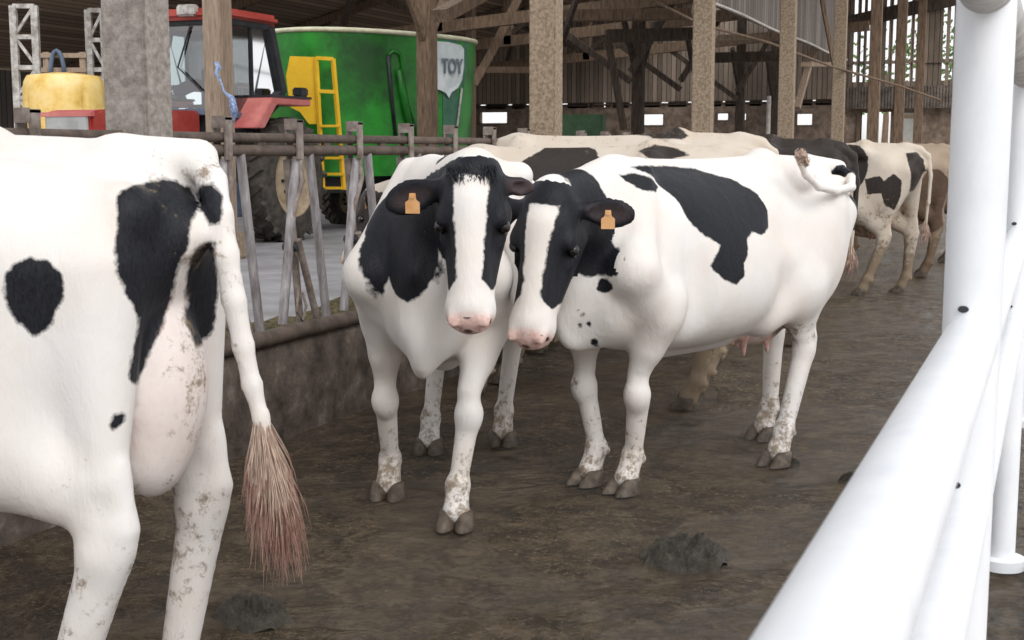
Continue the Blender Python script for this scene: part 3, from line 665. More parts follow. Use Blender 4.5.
row_cow(-2.20, 17.0, (-1, .03), 1.11, 'muddy tan cow with brown thighs next beyond the black-striped rump', 'coat_brown',
        [((-.75, .2, .85), (.2, .3, .35)), ((.5, 0, 1.2), (.3, .5, .3))], dirt=[((-.6, 0, .9), (.6, .6, .5), .5)], udder=1.2)
row_cow(-2.10, 19.4, (-1, .03), 1.10, 'farthest brown cow in the row, close to the white gate post', 'coat_brown',
        [((-.5, .2, .9), (.5, .4, .5))], dirt=[((-.6, 0, .9), (.6, .6, .6), .6)])
# ---------------------------------------------------------------- the barn
def struct(o): o['kind'] = 'structure'; return o
LP = 3.83          # distance of the post row and feed barrier to the left of the camera
def lat(X, D): return Vector((X, (D - (-X) * math.sin(TH)) / math.cos(TH), 0))

def grid_sheet(name, x0, x1, y0, y1, nx, ny, hf, m):
    vs = [(x0 + (x1 - x0) * i / nx, y0 + (y1 - y0) * j / ny, 0) for j in range(ny + 1) for i in range(nx + 1)]
    vs = [(x, y, hf(x, y)) for x, y, _ in vs]
    b = MB(); b.add(vs, [(j * (nx + 1) + i, j * (nx + 1) + i + 1, (j + 1) * (nx + 1) + i + 1, (j + 1) * (nx + 1) + i) for j in range(ny) for i in range(nx)])
    return b.build(name, m, smooth=3)
from mathutils import noise as mn
def fh(x, y):
    p = Vector((x, y, 0)); e = 0
    e += .010 * mn.noise(p * 1.3) + .006 * mn.noise(p * 5) + .004 * mn.noise(p * 13)
    return e - .012
struct(grid_sheet('floor', -3.95, 3.2, -3, 43.2, 180, 900, fh, M['floor']))
struct(MB().box(-26, -3.9, -6, 43.2, .05, .35).build('floor_feed_alley', M['alley']))
struct(MB().box(-.02, 30, -6, 60, -.2, -.03).build('floor_apron', M['soil']))
struct(MB().box(-26, 30, -12, -3.0, -.2, -.04).build('floor_outer_yard', M['soil']))
# sunlit strip of dry concrete outside the railing
struct(grid_sheet('floor_walkway', .0, 3.0, -2, 20, 30, 120, lambda x, y: .022 + .006 * mn.noise(Vector((x * 6, y * 6, 0))), M['soil']))

# curb of the feed trough
def curb():
    b = MB(); n = 220; prof = [(-LP + .03, -.05), (-LP + .02, .25), (-LP, .49), (-LP - .02, .52), (-LP - .16, .52), (-LP - .18, .3)]
    vs = []
    for j in range(n + 1):
        y = -3 + 45.5 * j / n
        for x, z in prof: vs.append((x + .012 * mn.noise(Vector((z * 8, y * 3, 1))), y, z + .008 * mn.noise(Vector((x * 9, y * 4, 5)))))
    k = len(prof); b.add(vs, [(j * k + i, j * k + i + 1, (j + 1) * k + i + 1, (j + 1) * k + i) for j in range(n) for i in range(k - 1)])
    return b.build('trough_curb', M['curb'], smooth=SM)
tag(curb(), 'low dung-splashed concrete curb running under the feed barrier', 'curb')

# feed barrier with its self-locking yokes
fb = empty('feed_barrier', (-LP - .08, 3, .5), label='long steel feed barrier of rails and slanted yoke bars standing on the curb', cat='feed barrier')
def fbuild(b, name, m, par=fb, sm=SM):
    o = b.build(name, m, par, smooth=sm); r = par
    off = Vector(par.location) if par is fb else Vector((0, 0, 0))
    if par is fb: o.data.transform(Matrix.Translation(-off))
    return o
XB = -LP - .05
def wob(y, s): return .004 * mn.noise(Vector((y * 2, s, 0)))
fbuild(MB().tube([(XB, y, 1.613 + wob(y, 1)) for y in np.arange(-1, 42, .4)], .026, 10), 'top_rail', M['rail_wood'])
fbuild(MB().tube([(XB + .0, y, 1.548 - .001 + wob(y, 7)) for y in np.arange(-1, 42, .4)], .031, 10), 'lower_rail', M['rail_wood'])
fbuild(MB().tube([(XB + .04, y, .555 + wob(y, 3)) for y in np.arange(-1, 42, .4)], .045, 10), 'bottom_rail', M['rail_wood'])
Y0 = lat(-LP, F * LP / math.cos(TH) / (1058 - 238)).y; DY = .672
locks = []
for k in range(-3, 14):
    y = Y0 + DY * k
    j = random.uniform(-.012, .012)
    fixed = fbuild(MB().tube([(XB, y + .15, 1.55), (XB + .02, y + .275 + j, .58)], .026, 10), 'fixed_bar', M['galv_blue'])
    # leaning bar with its short locking arm and bolt
    br = MB()
    for dx in (-.035, .035): br.box(XB + dx - .005, XB + dx + .005, y - .030, y + .030, 1.50, 1.715)
    br.box(XB - .04, XB + .04, y - .035, y - .028, 1.66, 1.72).box(XB - .04, XB + .04, y - .03, y + .035, 1.70, 1.712)
    lk = fbuild(br, 'head_lock', M['galv_old'])
    MB2 = lambda pts, r, nm, m: (lambda o: o.data.transform(Matrix.Translation(-Vector(fb.location))))(MB().tube(pts, r, 10).build(nm, m, lk, smooth=SM))
    MB2([(XB, y + .01, 1.50), (XB, y - .16 + j, .60)], .027, 'locking_bar', M['galv_blue'])
    MB2([(XB - .04, y - .02, 1.50), (XB - .03, y + .07 - j, .58)], .022, 'swing_bar', M['galv_old'])
    MB2([(XB + .02, y + .015, 1.50), (XB + .03, y + .02, 1.38), (XB + .02, y - .04, 1.25), (XB + .0, y - .06, 1.12)], .018, 'release_link', M['galv_old'])
    MB2([(XB + .04, y - .05, 1.06), (XB + .03, y + .16, .58)], .021, 'stay_bar', M['galv_old'])
    MB2([(XB + .045, y - .052, 1.02), (XB - .045, y - .052, 1.02)], .026, 'pivot_bolt', M['cab_black'])
    MB2([(XB + .02, y - .02, .80), (XB + .03, y - .06, .66), (XB + .03, y + .0, .60), (XB + .03, y + .04, .68), (XB + .02, y + .02, .76)], .008, 'chain_hook', M['galv_old'])
# rail ties between the two upper tubes
for k in range(-2, 14):
    y = Y0 + DY * (k + .45); fbuild(MB().box(XB - .012, XB + .012, y, y + .07, 1.57, 1.6), 'spacer', M['rail_wood'])

# feed lying behind the curb
def feed_h(x, y):
    t = (x + 4.9) / .9; return .35 + .20 * max(0, math.sin(PI * min(max(t, 0), 1))) * (.7 + .6 * mn.noise(Vector((x * 3, y * 3, 0)))) + .03 * mn.noise(Vector((x * 14, y * 14, 0)))
tag(grid_sheet('feed', -4.95, -4.02, 0, 30, 26, 620, feed_h, M['feed']), kind='stuff')

# ---- concrete posts in the row of the barrier
LBL = ['broadest speckled concrete post, rising behind the rump of the leftmost cow',
       'speckled concrete post rising above the facing pair, where the visible barrier ends',
       'concrete post over the saddle patch of the side-on cow, third from the left',
       'concrete post with a slanted pole leaning behind it, fourth from the left',
       'concrete post nearest the crossing thin wooden props, fifth from the left',
       'darker narrow post directly left of the bright doorway',
       'dark narrow post directly right of the bright doorway',
       'farthest dark post, standing right of the pale door panel']
for k in range(8):
    D = 5396 / 923 * (LP / 3.83) + 4.75 * k * .985; p = lat(-LP - .02, D)
    w = .225 if k else .24; d = .19
    if k >= 5: w, d = .24, .2
    b = MB(); b.box(-w / 2, w / 2, -d / 2, d / 2, -.03, 6.6)
    o = b.build('concrete_post' if k < 5 else 'timber_post', (M['concrete_post'] if k else M['concrete_grey']) if k < 5 else M['wood'], smooth=None, bevel=.012); o.location = (p.x, p.y + (.16 if k else .12), 0)
    tag(o, LBL[k], 'post', 'posts in the row along the feed barrier')
# ---- second row, wooden, beyond the feed alley
L2 = 8.5; LB2 = {228: 'pale timber post in front of the red tractor, blue twine tied to it', 433: 'brown timber post standing in front of the green tub', 558: 'timber post hidden mostly by the bright-edged concrete post',
                 641: 'dark timber post with two curved braces, between second and third concrete post', 700: 'dark timber post just left of the third concrete post', 742: 'dark timber post with thin diagonal brace, right of the third concrete post', 775: 'dark timber post left of the fourth concrete post'}
posts2 = {}
for i, px in enumerate((228, 433, 558, 641, 700, 742, 775)):
    D = F * L2 / math.cos(TH) / (1058 - px); p = lat(-L2, D)
    w = .24; b = MB(); r = empty('timber_post', (p.x, p.y, .35), label=LB2[px], cat='post', group='timber posts beyond the feed alley')
    MB().box(-w / 2, w / 2, -.11, .11, 0, 5.6).build('post_shaft', M['wood_light'] if px == 228 else (M['wood'] if px == 433 else M['wood_dark']), r, bevel=.01)
    MB().box(-.2, .2, -.18, .18, 0, .30 if px != 433 else 1.15).build('concrete_footing', M['concrete_post'], r, bevel=.02)
    posts2[px] = p
    if px not in (228,):
        for s in (1, -1): MB().tube([(0, s * .08, 2.8), (s * .05, s * .45, 3.35), (0, s * 1.15, 4.0)], .07, 6).build('brace', M['wood_dark'] if px != 433 else M['wood'], r)
# blue twine on the pale post
p = at(217, 62, 14.0); q = []
for i, (px, py) in enumerate(((216, 62), (219, 68), (216, 73), (221, 82), (224, 92), (232, 98), (234, 108), (236, 118))): q.append(at(px, py, 14.02 - .01 * i))
b = MB().tube(q, [.02, .03, .022, .012, .012, .028, .022, .008], 7)
for i in range(14): a = q[5] + Vector((random.uniform(-.04, .04), 0, 0)); b.tube([a, a + Vector((random.uniform(-.02, .08), -.02, -random.uniform(.08, .3)))], .006, 4)
tag(b.build('twine', M['twine'], smooth=3), 'frayed blue twine knotted round the pale timber post', 'twine')

# ---- outer walls
def wall_holes(name, x0, x1, z0, z1, y, t, holes, m, parent=None):
    xs = sorted({x0, x1, *[v for h in holes for v in h[:2]]}); zs = sorted({z0, z1, *[v for h in holes for v in h[2:]]}); b = MB()
    for i in range(len(xs) - 1):
        for j in range(len(zs) - 1):
            cx = (xs[i] + xs[i + 1]) / 2; cz = (zs[j] + zs[j + 1]) / 2
            if any(h[0] < cx < h[1] and h[2] < cz < h[3] for h in holes): continue
            b.box(xs[i], xs[i + 1], y, y + t, zs[j], zs[j + 1])
    return b.build(name, m, parent)
YW = 42.6
def onwall(px, py):
    a = at(px, py, 1) - Vector((0, 0, H)); t = YW / a.y; return a.x * t, H + a.z * t
holes = []; wins = []
for i, (a, b_, c, d) in enumerate(((479, 508, 111.5, 124), (637, 664, 113.5, 126), (716, 729, 112.5, 121), (735, 747, 112.5, 121), (796, 813, 113, 126), (461, 466, 114, 121), (592, 611, 104, 108))):
    xa, z1 = onwall(a, c); xb, z0 = onwall(b_, d); holes.append((xa, xb, z0, z1)); wins.append((xa, xb, z0, z1))
xa, z1 = onwall(861, 112); xb, z0 = onwall(890, 141); door = (xa, xb, 0.0, z1); holes.append(door)
ZS = 2.98
struct(wall_holes('wall_back', -24, onwall(952, 100)[0], -.05, ZS, YW, .3, holes, M['brick']))  # hidden right end left open so sky light reaches the far floor
for i, w_ in enumerate(wins):
    f = MB(); x0, x1, z0, z1 = w_; t = .035
    f.box(x0, x1, YW - .02, YW + .1, z0, z0 + t).box(x0, x1, YW - .02, YW + .1, z1 - t, z1).box(x0, x0 + t, YW - .02, YW + .1, z0, z1).box(x1 - t, x1, YW - .02, YW + .1, z0, z1)
    o = struct(f.build('window_%d' % (i + 1), M['wood'])); 
fd = MB(); fd.box(door[0] - .12, door[0], YW - .05, YW + .3, 0, door[3]).box(door[1], door[1] + .12, YW - .05, YW + .3, 0, door[3]).box(door[0] - .12, door[1] + .12, YW - .05, YW + .3, door[3], door[3] + .15)
struct(fd.build('door_1', M['wood']))
xa, z1 = onwall(900, 113); xb, z0 = onwall(918, 141)
pn = empty('sliding_door_panel', ((xa + xb) / 2, YW - .1, 0), label='pale grey boarded door panel leaning open right of the bright doorway', cat='door panel')
MB().box(-(xb - xa) / 2, (xb - xa) / 2, -.03, .03, .3, z1).build('panel', M['panel_grey'], pn)
for z in (.6, (z1 + .3) / 2, z1 - .15): MB().box(-(xb - xa) / 2, (xb - xa) / 2, -.06, -.03, z, z + .1).build('ledge', M['wood_light'], pn)
# scalloped gaps between masonry and boards
tr = MB(); x = -19.5; rs = random.Random(11)
while x < -4.3:
    w_ = rs.uniform(.12, .9); tr.box(x, x + w_, YW, YW + .2, ZS - .01, ZS + .18); x += w_ + rs.choice((.05, .12, .12, .22, .28))
tr.box(-24, -19.5, YW, YW + .2, ZS, ZS + .18).box(-4.3, -3.2, YW, YW + .2, ZS, ZS + .18)
tr.box(-24, -3.2, YW - .02, YW + .2, ZS + .06, ZS + .1)
struct(tr.build('trim_1', M['wood_dark']))
struct(MB().box(-24, -6.7, YW, YW + .12, ZS + .16, 8.5).build('wall_back_boards', M['boards']))
# slatted gable on the right: real gaps between boards
sl = MB(); x = -6.7; gaps = []
for a, b_ in ((853, 856.5), (860, 863), (866, 869), (885, 888), (892, 895), (906, 910), (913.5, 917), (942, 945.5), (949, 952.5), (956, 959), (964, 968), (973, 977)):
    gaps.append((onwall(a, 60)[0], onwall(b_, 60)[0]))
zt = 7.4; zb_ = onwall(900, 84)[1]; zm = onwall(900, 62)[1]; ztop = onwall(900, 20)[1]
prev = -6.7
for g in gaps:
    sl.box(prev, g[0], YW, YW + .05, zb_, zt); prev = g[1]
sl.box(prev, prev + .2, YW, YW + .05, zb_, zt)
sl.box(-6.7, -2.5, YW + .05, YW + .12, ZS + .16, zb_ + .02).box(-6.7, -2.5, YW - .06, YW, zm - .05, zm + .05).box(-6.7, -2.5, YW - .08, YW, zb_ - .08, zb_ + .08)
struct(sl.build('wall_back_slats', M['boards']))
# sloped beam across the slats, corrugated sill and shelf below
bm_ = MB(); xl, zl = onwall(845, 24); xr, zr = onwall(985, -8); bm_.beam((xl, YW - .1, zl), (xr, YW - .1, zr), .15, .42)
tag(bm_.build('sloping_beam', M['wood_dark']), 'dark sloping beam across the top of the slatted gable', 'beam')
cs = MB(); xl, z1 = onwall(846, 86); xr, z0 = onwall(965, 108)
for i in range(40):
    u0 = xl + (xr - xl) * i / 40; cs.box(u0, u0 + (xr - xl) / 40 * .55, YW - .35, YW - .31, z0, z1 - .05); 
cs.box(xl, xr, YW - .32, YW - .28, z0, z1 - .07)
tag(cs.build('corrugated_sheet', M['corr']), 'strip of rusty corrugated sheet under the slatted gable', 'sheet')
wl = MB()
for y0, y1, z0, z1 in ((4, 30.6, -.05, 3.5), (34.4, YW, -.05, 3.5), (30.6, 34.4, 3.3, 3.5)): wl.box(-24.2, -24, y0, y1, z0, z1)
struct(wl.build('wall_left', M['boards_y']))
dm = MB()
for y in (30.5, 34.4): dm.box(-24.25, -23.95, y, y + .12, 0, 3.35)
struct(dm.build('door_2', M['wood']))

# ---- roofs. old barn on the left of the barrier row
def roof_plane(name, xa, za, xb, zb, y0, y1, t, m):
    b = MB(); b.add([(xa, y0, za), (xb, y0, zb), (xb, y1, zb), (xa, y1, za), (xa, y0, za + t), (xb, y0, zb + t), (xb, y1, zb + t), (xa, y1, za + t)], [(0, 1, 2, 3), (4, 5, 6, 7), (0, 1, 5, 4), (3, 2, 6, 7), (0, 3, 7, 4), (1, 2, 6, 5)])
    return struct(b.build(name, m))
roof_plane('ceiling_west', -25, 3.35, -13, 6.6, 18, 43.3, .1, M['roof_boards'])  # roof starts deep inside; unseen front bays left open for extra daylight
roof_plane('ceiling_ridge', -13, 6.6, -11, 6.53, 18, 43.3, .1, M['roof_boards'])  # unseen open strip added between this plane and the next lights the interior
roof_plane('ceiling_middle', -8.2, 6.43, -4.87, 6.32, 18, 43.3, .1, M['roof_boards'])
roof_plane('ceiling_passage', -4.9, 6.35, -2.2, 7.2, -6, 43.3, .1, M['roof_boards'])
# hanging board wall between the two roofs
hb_ = MB(); hb_.box(-4.86, -4.80, 10, 32, 3.68, 6.3); struct(hb_.build('wall_hanging_boards', M['boards_y']))
gt = MB(); gt.tube([(-4.72, y, 3.66 + .015 * math.sin(y)) for y in np.arange(10, 32.1, .5)], .025, 8)
tag(gt.build('steel_wire_rail', M['steel_bar'], smooth=3), 'thin pale steel rail along the lower edge of the hanging board wall', 'rail')
# trusses of the old barn
def truss(y, label):
    r = empty('roof_truss', (-13, y, 5.0), label=label, cat='truss', group='timber roof trusses'); O = Vector((-13, y, 5.0))
    def bp(nm, *segs, m='wood'):
        b = MB()
        for a, c, w, h in segs: b.beam(Vector(a) - O, Vector(c) - O, w, h)
        return b.build(nm, M[m], r)
    bp('tie_beam', ((-24, y, 3.45), (-4.9, y, 4.9), .2, .26))
    bp('rafter', ((-24.4, y, 3.38), (-13, y, 6.45), .14, .2)); bp('rafter', ((-13, y, 6.45), (-4.9, y, 6.18), .14, .2))
    bp('king_post', ((-13, y, 4.2), (-13, y, 6.4), .2, .2))
    for a, c in (((-13, y, 4.4), (-16, y, 5.6)), ((-13, y, 4.4), (-10.5, y, 6.3)), ((-20.5, y, 3.7), (-18.2, y, 5.0)), ((-17, y, 4.0), (-18.6, y, 4.9)), ((-8.5, y, 3.2), (-6.6, y, 6.2)), ((-8.5, y, 3.0), (-10.6, y, 4.5)), ((-15.6, y, 4.1), (-15.0, y, 5.9)), ((-22.5, y, 3.6), (-21.6, y, 4.1)), ((-19.4, y, 3.8), (-19.4, y, 4.7))):
        bp('brace', (a, c, .11, .13), m='wood_dark')
for y, l in ((27, 'nearest weathered roof truss, just beyond the green tub'), (31, 'roof truss over the far windows'), (37, 'farthest dark roof truss near the back wall')): truss(y, l)
# props and loose timber in the right half
def piece(name, pts, w, m, label, cat, rnd=False, g=None):
    b = MB(); P_ = [at(*q) for q in pts]
    if rnd: b.tube(P_, w, 8)
    else:
        for i in range(len(P_) - 1): b.beam(P_[i], P_[i + 1], w, w * .7)
    return tag(b.build(name, M[m]), label, cat, g)
piece('slanted_prop', [(830, -10, 30), (797, 108, 28.5)], .13, 'wood_light', 'pale slanted timber prop left of the fifth post', 'prop')
piece('slanted_prop', [(820, -10, 27), (846, 130, 27)], .10, 'wood', 'thin dark prop crossing behind the fifth post', 'prop')
piece('hanging_pole', [(640, -6, 18), (700, 24, 19), (770, 43, 21), (830, 66, 24), (900, 86, 27), (940, 100, 28)], .022, 'wood', 'long thin pole slung along the posts, sloping down to the right', 'pole', True)
piece('plank', [(718, 38, 26), (762, 37, 26)], .16, 'wood_light', 'short pale plank sticking out between third and fourth concrete post', 'plank')
piece('plank', [(800, 64.5, 28), (833, 64.5, 28)], .13, 'wood_light', 'short pale plank on the slanted prop behind fifth post', 'plank')
piece('tie_beam', [(556, 16, 26), (690, 14, 26)], .30, 'wood', 'long brown tie beam right of the bright-edged concrete post, near the roof', 'beam')
piece('tie_beam', [(606, 36, 27), (692, 34, 27)], .34, 'wood_dark', 'dark heavy beam below the long brown tie beam', 'beam')
piece('tie_beam', [(700, 58, 33), (790, 56, 33)], .34, 'wood_dark', 'dark heavy beam between third and fourth concrete post', 'beam')
piece('leaning_pole', [(608, 40, 24), (617, 90, 24), (624, 130, 24)], .07, 'wood_dark', 'dark pole leaning against the second bay', 'pole', True)
piece('iron_pipe', [(769, 96, 30), (768, 134, 30)], .05, 'steel_bar', 'thin pale upright pipe left of the fourth concrete post', 'pipe', True)
piece('timber_post', [(471, -20, 33), (471, 150, 33)], .24, 'wood', 'slender timber post just right of the green tub', 'post')
piece('curved_brace', [(474, 84, 30), (492, 52, 30), (520, -5, 30)], .26, 'wood', 'curved timber brace right of the green tub', 'brace')
piece('tie_beam', [(440, 16, 16), (488, -10, 17)], .22, 'wood', 'short brown beam running up from the timber post before the green tub', 'beam')
piece('roof_beam', [(474, 70, 34), (560, 70, 34)], .22, 'wood', 'horizontal beam between green tub and bright-edged post', 'beam')
# green cabinet and wall plates seen behind the bright-edged post
gb = empty('green_cabinet', at(577, 130, 30), label='green metal cabinet standing behind the bright-edged concrete post', cat='cabinet')
gb.location.z = .35; MB().box(-.62, .62, -.3, .3, 0, 2.0).build('cabinet_body', M['green_box'], gb, bevel=.02); MB().box(.0, .05, -.33, -.3, .8, 1.0).build('handle', M['steel_bar'], gb)
gb.rotation_euler = (0, 0, TH * .5)
# ---------------------------------------------------------------- tractor, mixer, tank
def frame_at(px, py, D, yaw):
    """matrix whose x runs to the picture's right (turned by yaw), y away, z up; origin on the alley floor below a picture place"""
    p = at(px, py, D); return p
def machine(name, p, yaw, label, cat):
    e = empty(name, (p.x, p.y, .35), (0, 0, yaw), label, cat); return e

def wheel(parent, x, y, z, R, w, nm='rear_wheel', yaw=PI / 2):
    mt = Matrix.Translation((x, y, z)) @ Matrix.Rotation(yaw, 4, 'Z') @ Matrix.Rotation(PI / 2, 4, 'X')
    b = MB(); b.lathe([(R * .60, -w / 2), (R * .80, -w / 2), (R * .95, -w * .42), (R * .985, -w * .25), (R * .985, w * .25), (R * .95, w * .42), (R * .80, w / 2), (R * .60, w / 2)], 48, mt, cap=False)
    n = 22
    for i in range(n):
        for s in (-1, 1):
            a = 2 * PI * (i + (.5 if s > 0 else 0)) / n; c = Matrix.Rotation(a, 4, 'Z') @ Matrix.Translation((R * .99, 0, s * w * .24)) @ Matrix.Rotation(s * .6, 4, 'X')
            b.box(-.05, .035, -.03, .03, -w * .27, w * .27, mt @ c)
    t = b.build(nm, M['black_rubber'], parent, smooth=math.radians(30))
    r = MB()
    r.lathe([(R * .62, w * .42), (R * .63, w * .48), (R * .59, w * .48), (R * .55, w * .33), (R * .40, w * .22), (R * .33, w * .30), (R * .18, w * .32), (R * .12, w * .42), (.001, w * .42)], 40, mt, cap=False)
    r.lathe([(R * .62, -w * .42), (R * .63, -w * .48), (R * .59, -w * .48), (R * .55, -w * .33), (.001, -w * .2)], 40, mt, cap=False)
    r.build('rim', M['rim'], t, smooth=math.radians(35))
    h = MB()
    for i in range(8):
        a = 2 * PI * i / 8; h.lathe([(.022, w * .20), (.022, w * .38)], 8, mt @ Matrix.Translation((R * .25 * math.cos(a), R * .25 * math.sin(a), 0)))
    h.lathe([(R * .15, w * .3), (R * .12, w * .55)], 16, mt); h.build('hub', M['cab_black'], t)
    return t
# the tractor stands along the building, bonnet towards the camera; local x right, y down the barn
tr_ = empty('tractor', (-10.4, 13.8, .35), (0, 0, 0), 'red tractor with black-framed glass cab parked behind the barrier, cream rear wheel', 'tractor')
OT = Vector(tr_.location)
def S(px, py, X):
    """point of the lengthwise plane at local X seen at a picture place, in the tractor's frame"""
    d = at(px, py, 1) - Vector((0, 0, H)); t = (X + OT.x) / d.x; return Vector((0, 0, H)) + d * t - OT
XS = .80
wheel(tr_, .92, 1.03, .80, .80, .42); wheel(tr_, -.92, 1.03, .80, .80, .42)
wheel(tr_, .72, -1.35, .52, .52, .30, 'front_wheel'); wheel(tr_, -.72, -1.35, .52, .52, .30, 'front_wheel')
ztop = S(232, 22, XS).z; zlow = S(232, 112, XS).z
def pil(a, b, w=.07, m='cab_black', nm='cab_pillar'): MB().beam(a, b, w, w, (0, 1, 0)).build(nm, M[m], tr_, bevel=.008)
yr_ = S(268, 30, XS).y; yb = S(281, 94, XS).y; yc = S(250, 128, XS).y
for X in (XS, -XS):
    e = .0
    pil((X, 0, zlow - .1), (X * .97, .03, ztop), .07); pil((X, .55, zlow), (X, .55, ztop), .05)
    pil((X, yr_, ztop), (X, yb, S(281, 94, XS).z), .13); pil((X, yb, S(281, 94, XS).z), (X, yc, S(250, 128, XS).z), .14)
    pil((X, 0, ztop), (X, yr_, ztop), .08); pil((X, 0, zlow), (X, yc, zlow - .1), .09, 'cab_blue')
    g = MB(); g.add([(X, .02, zlow), (X, .02, ztop), (X, .53, ztop), (X, .53, zlow)], [(0, 1, 2, 3)]); g.build('side_window', M['glass'], tr_)
    g = MB(); g.add([(X, .57, zlow), (X, .57, ztop), (X, yr_, ztop), (X, yb, S(281, 94, XS).z), (X, yc, zlow)], [(0, 1, 2, 3, 4)]); g.build('quarter_window', M['glass'], tr_)
g = MB(); g.add([(-XS, .0, zlow), (XS, .0, zlow), (XS, .0, ztop), (-XS, .0, ztop)], [(0, 1, 2, 3)]); g.build('windscreen', M['glass'], tr_)
g = MB(); g.add([(-XS, yr_, zlow + .4), (XS, yr_, zlow + .4), (XS, yr_, ztop), (-XS, yr_, ztop)], [(0, 1, 2, 3)]); g.build('rear_window', M['glass'], tr_)
pil((-XS, 0, ztop), (XS, 0, ztop), .08); pil((-XS, 0, zlow), (XS, 0, zlow), .08, 'cab_blue')
MB().tube([(.30, -.02, ztop - .05), (.10, -.03, ztop - .55), (.45, -.03, ztop - .85)], .012, 6).build('wiper', M['cab_black'], tr_)
MB().box(-XS - .08, XS + .08, -.14, yr_ + .16, ztop + .02, ztop + .16).build('cab_roof', M['red'], tr_, bevel=.05)
for x in (.35, -.55): MB().box(x - .13, x + .13, -.20, -.06, ztop + .06, ztop + .20).build('work_light', M['white_paint'], tr_, bevel=.02)
MB().box(-XS + .05, XS - .05, .05, .95, .55, zlow).build('cab_floor', M['cab_black'], tr_, bevel=.02)
MB().box(-.28, .28, .55, 1.0, zlow, zlow + .12).box(-.28, .28, .92, 1.05, zlow, zlow + .65).build('driver_seat', M['cab_black'], tr_, bevel=.05)
MB().lathe([(.17, 0), (.20, .012), (.17, .024)], 24, Matrix.Translation((0, .3, zlow + .32)) @ Matrix.Rotation(.6, 4, 'X')).build('steering_wheel', M['cab_black'], tr_)
fz = S(285, 96, 1.1).z; f0 = S(252, 128, 1.1); f1 = S(268, 97, 1.1); f2 = S(307, 97, 1.1); f3 = S(307, 104, 1.1)
for sx in (1, -1):
    x0, x1 = (.72, 1.16) if sx > 0 else (-1.16, -.72)
    b = MB(); mt = Matrix(((0, 0, 1, x0), (1, 0, 0, 0), (0, 1, 0, 0), (0, 0, 0, 1)))
    b.prism([(f0.y, f0.z), (f1.y, f1.z), (f2.y, f1.z), (f2.y, f1.z - .09), (f1.y + .12, f1.z - .09), (f0.y + .20, f0.z)], mt, x1 - x0); b.build('fender', M['pinkred'], tr_, bevel=.012)
    MB().box(x0, x1, f1.y, f2.y + .02, f1.z, f1.z + .03).build('fender_top', M['cab_black'], tr_)
    MB().box(x1 - .14 if sx > 0 else x0, x1 if sx > 0 else x0 + .14, f2.y - .25, f2.y - .05, f1.z + .03, f1.z + .15).build('rear_lamp', M['cab_black'], tr_, bevel=.02)
hb0 = S(92, 109, .40); hy = hb0.y; hz0 = hb0.z
b = MB(); b.prism([(hy, .75), (hy, hz0 - .04), (hy + .15, hz0), (0, zlow + .02), (0, .75)], Matrix(((0, 0, 1, -.30), (1, 0, 0, 0), (0, 1, 0, 0), (0, 0, 0, 1))), .70); b.build('bonnet', M['red'], tr_, bevel=.03)
MB().box(-.25, .35, hy - .03, hy, hz0 - .36, hz0 - .07).build('front_grille', M['grey_plastic'], tr_, bevel=.01)
MB().box(-.31, .41, hy - .04, hy + .03, hz0 - .08, hz0 - .03).build('bonnet_edge', M['pinkred'], tr_)
MB().box(.405, .42, hy + .5, hy + 1.3, hz0 - .5, hz0 - .2).build('bonnet_side_grille', M['cab_black'], tr_)
MB().box(-.28, .28, hy + .05, 1.6, .42, .80).build('chassis', M['cab_black'], tr_, bevel=.04)
MB().box(-.72, .72, -1.42, -1.28, .46, .58).build('front_axle', M['cab_black'], tr_); MB().box(-.8, .8, .93, 1.13, .70, .90).build('rear_axle', M['cab_black'], tr_)
MB().box(.45, .80, .0, .35, .35, .80).build('step', M['cab_blue'], tr_, bevel=.02)

# green feed mixer wagon, hitched behind, tub turned a little
pM = at(374, 150, 20.7)
mx = empty('feed_mixer_wagon', (pM.x, pM.y, .35), (0, 0, math.radians(70)), 'big green oval feed mixer wagon with yellow ladder behind the barrier', 'feed mixer')
MI = mx.matrix_basis.inverted()
def m3(px, py, D): return MI @ at(px, py, D)
zt_ = m3(370, 32, 19.4).z; zb2 = m3(370, 176, 19.6).z
def oval(t): return 1.72 + .12 * t, .98 + .12 * t
def f_in(p):
    t = min(max((p.z - zb2) / (zt_ - zb2), 0), 1); rx, ry = oval(t); return (abs(p.x) / rx) ** 2.6 + (abs(p.y) / ry) ** 2.6 - 1
def skin(px, py, off=.02):
    o = MI @ Vector((0, 0, H)); d = (m3(px, py, 10) - o).normalized(); t = 15.0
    while t < 26 and f_in(o + d * t) > 0: t += .01
    return o + d * (t - off)
n = 96; vs = []
for j in range(9):
    t = j / 8; rx, ry = oval(t); z = zb2 + (zt_ - zb2) * t
    for i in range(n):
        a = 2 * PI * i / n; c, s_ = math.cos(a), math.sin(a); e = 2 / 2.6
        vs.append((math.copysign(abs(c) ** e, c) * rx, math.copysign(abs(s_) ** e, s_) * ry, z))
inner = [(x * .97, y * .96, z) for x, y, z in vs[-n:]] + [(x * .9, y * .9, z - 1.2) for x, y, z in vs[-n:]]
b = MB(); b.add(vs + inner, [(j * n + i, j * n + (i + 1) % n, (j + 1) * n + (i + 1) % n, (j + 1) * n + i) for j in range(10) for i in range(n)] + [tuple(range(n))[::-1]])
b.build('tub', M['green'], mx, smooth=math.radians(50))
b = MB(); b.tube([Vector(v) + Vector((0, 0, .01)) for v in vs[-n:]], .035, 8, closed=True); b.build('tub_rim', M['cream_edge'], mx, smooth=3)
b = MB(); b.tube([skin(388, 56), skin(391, 92), skin(396, 140)], .03, 6); b.build('hose', M['cab_black'], mx, smooth=3)
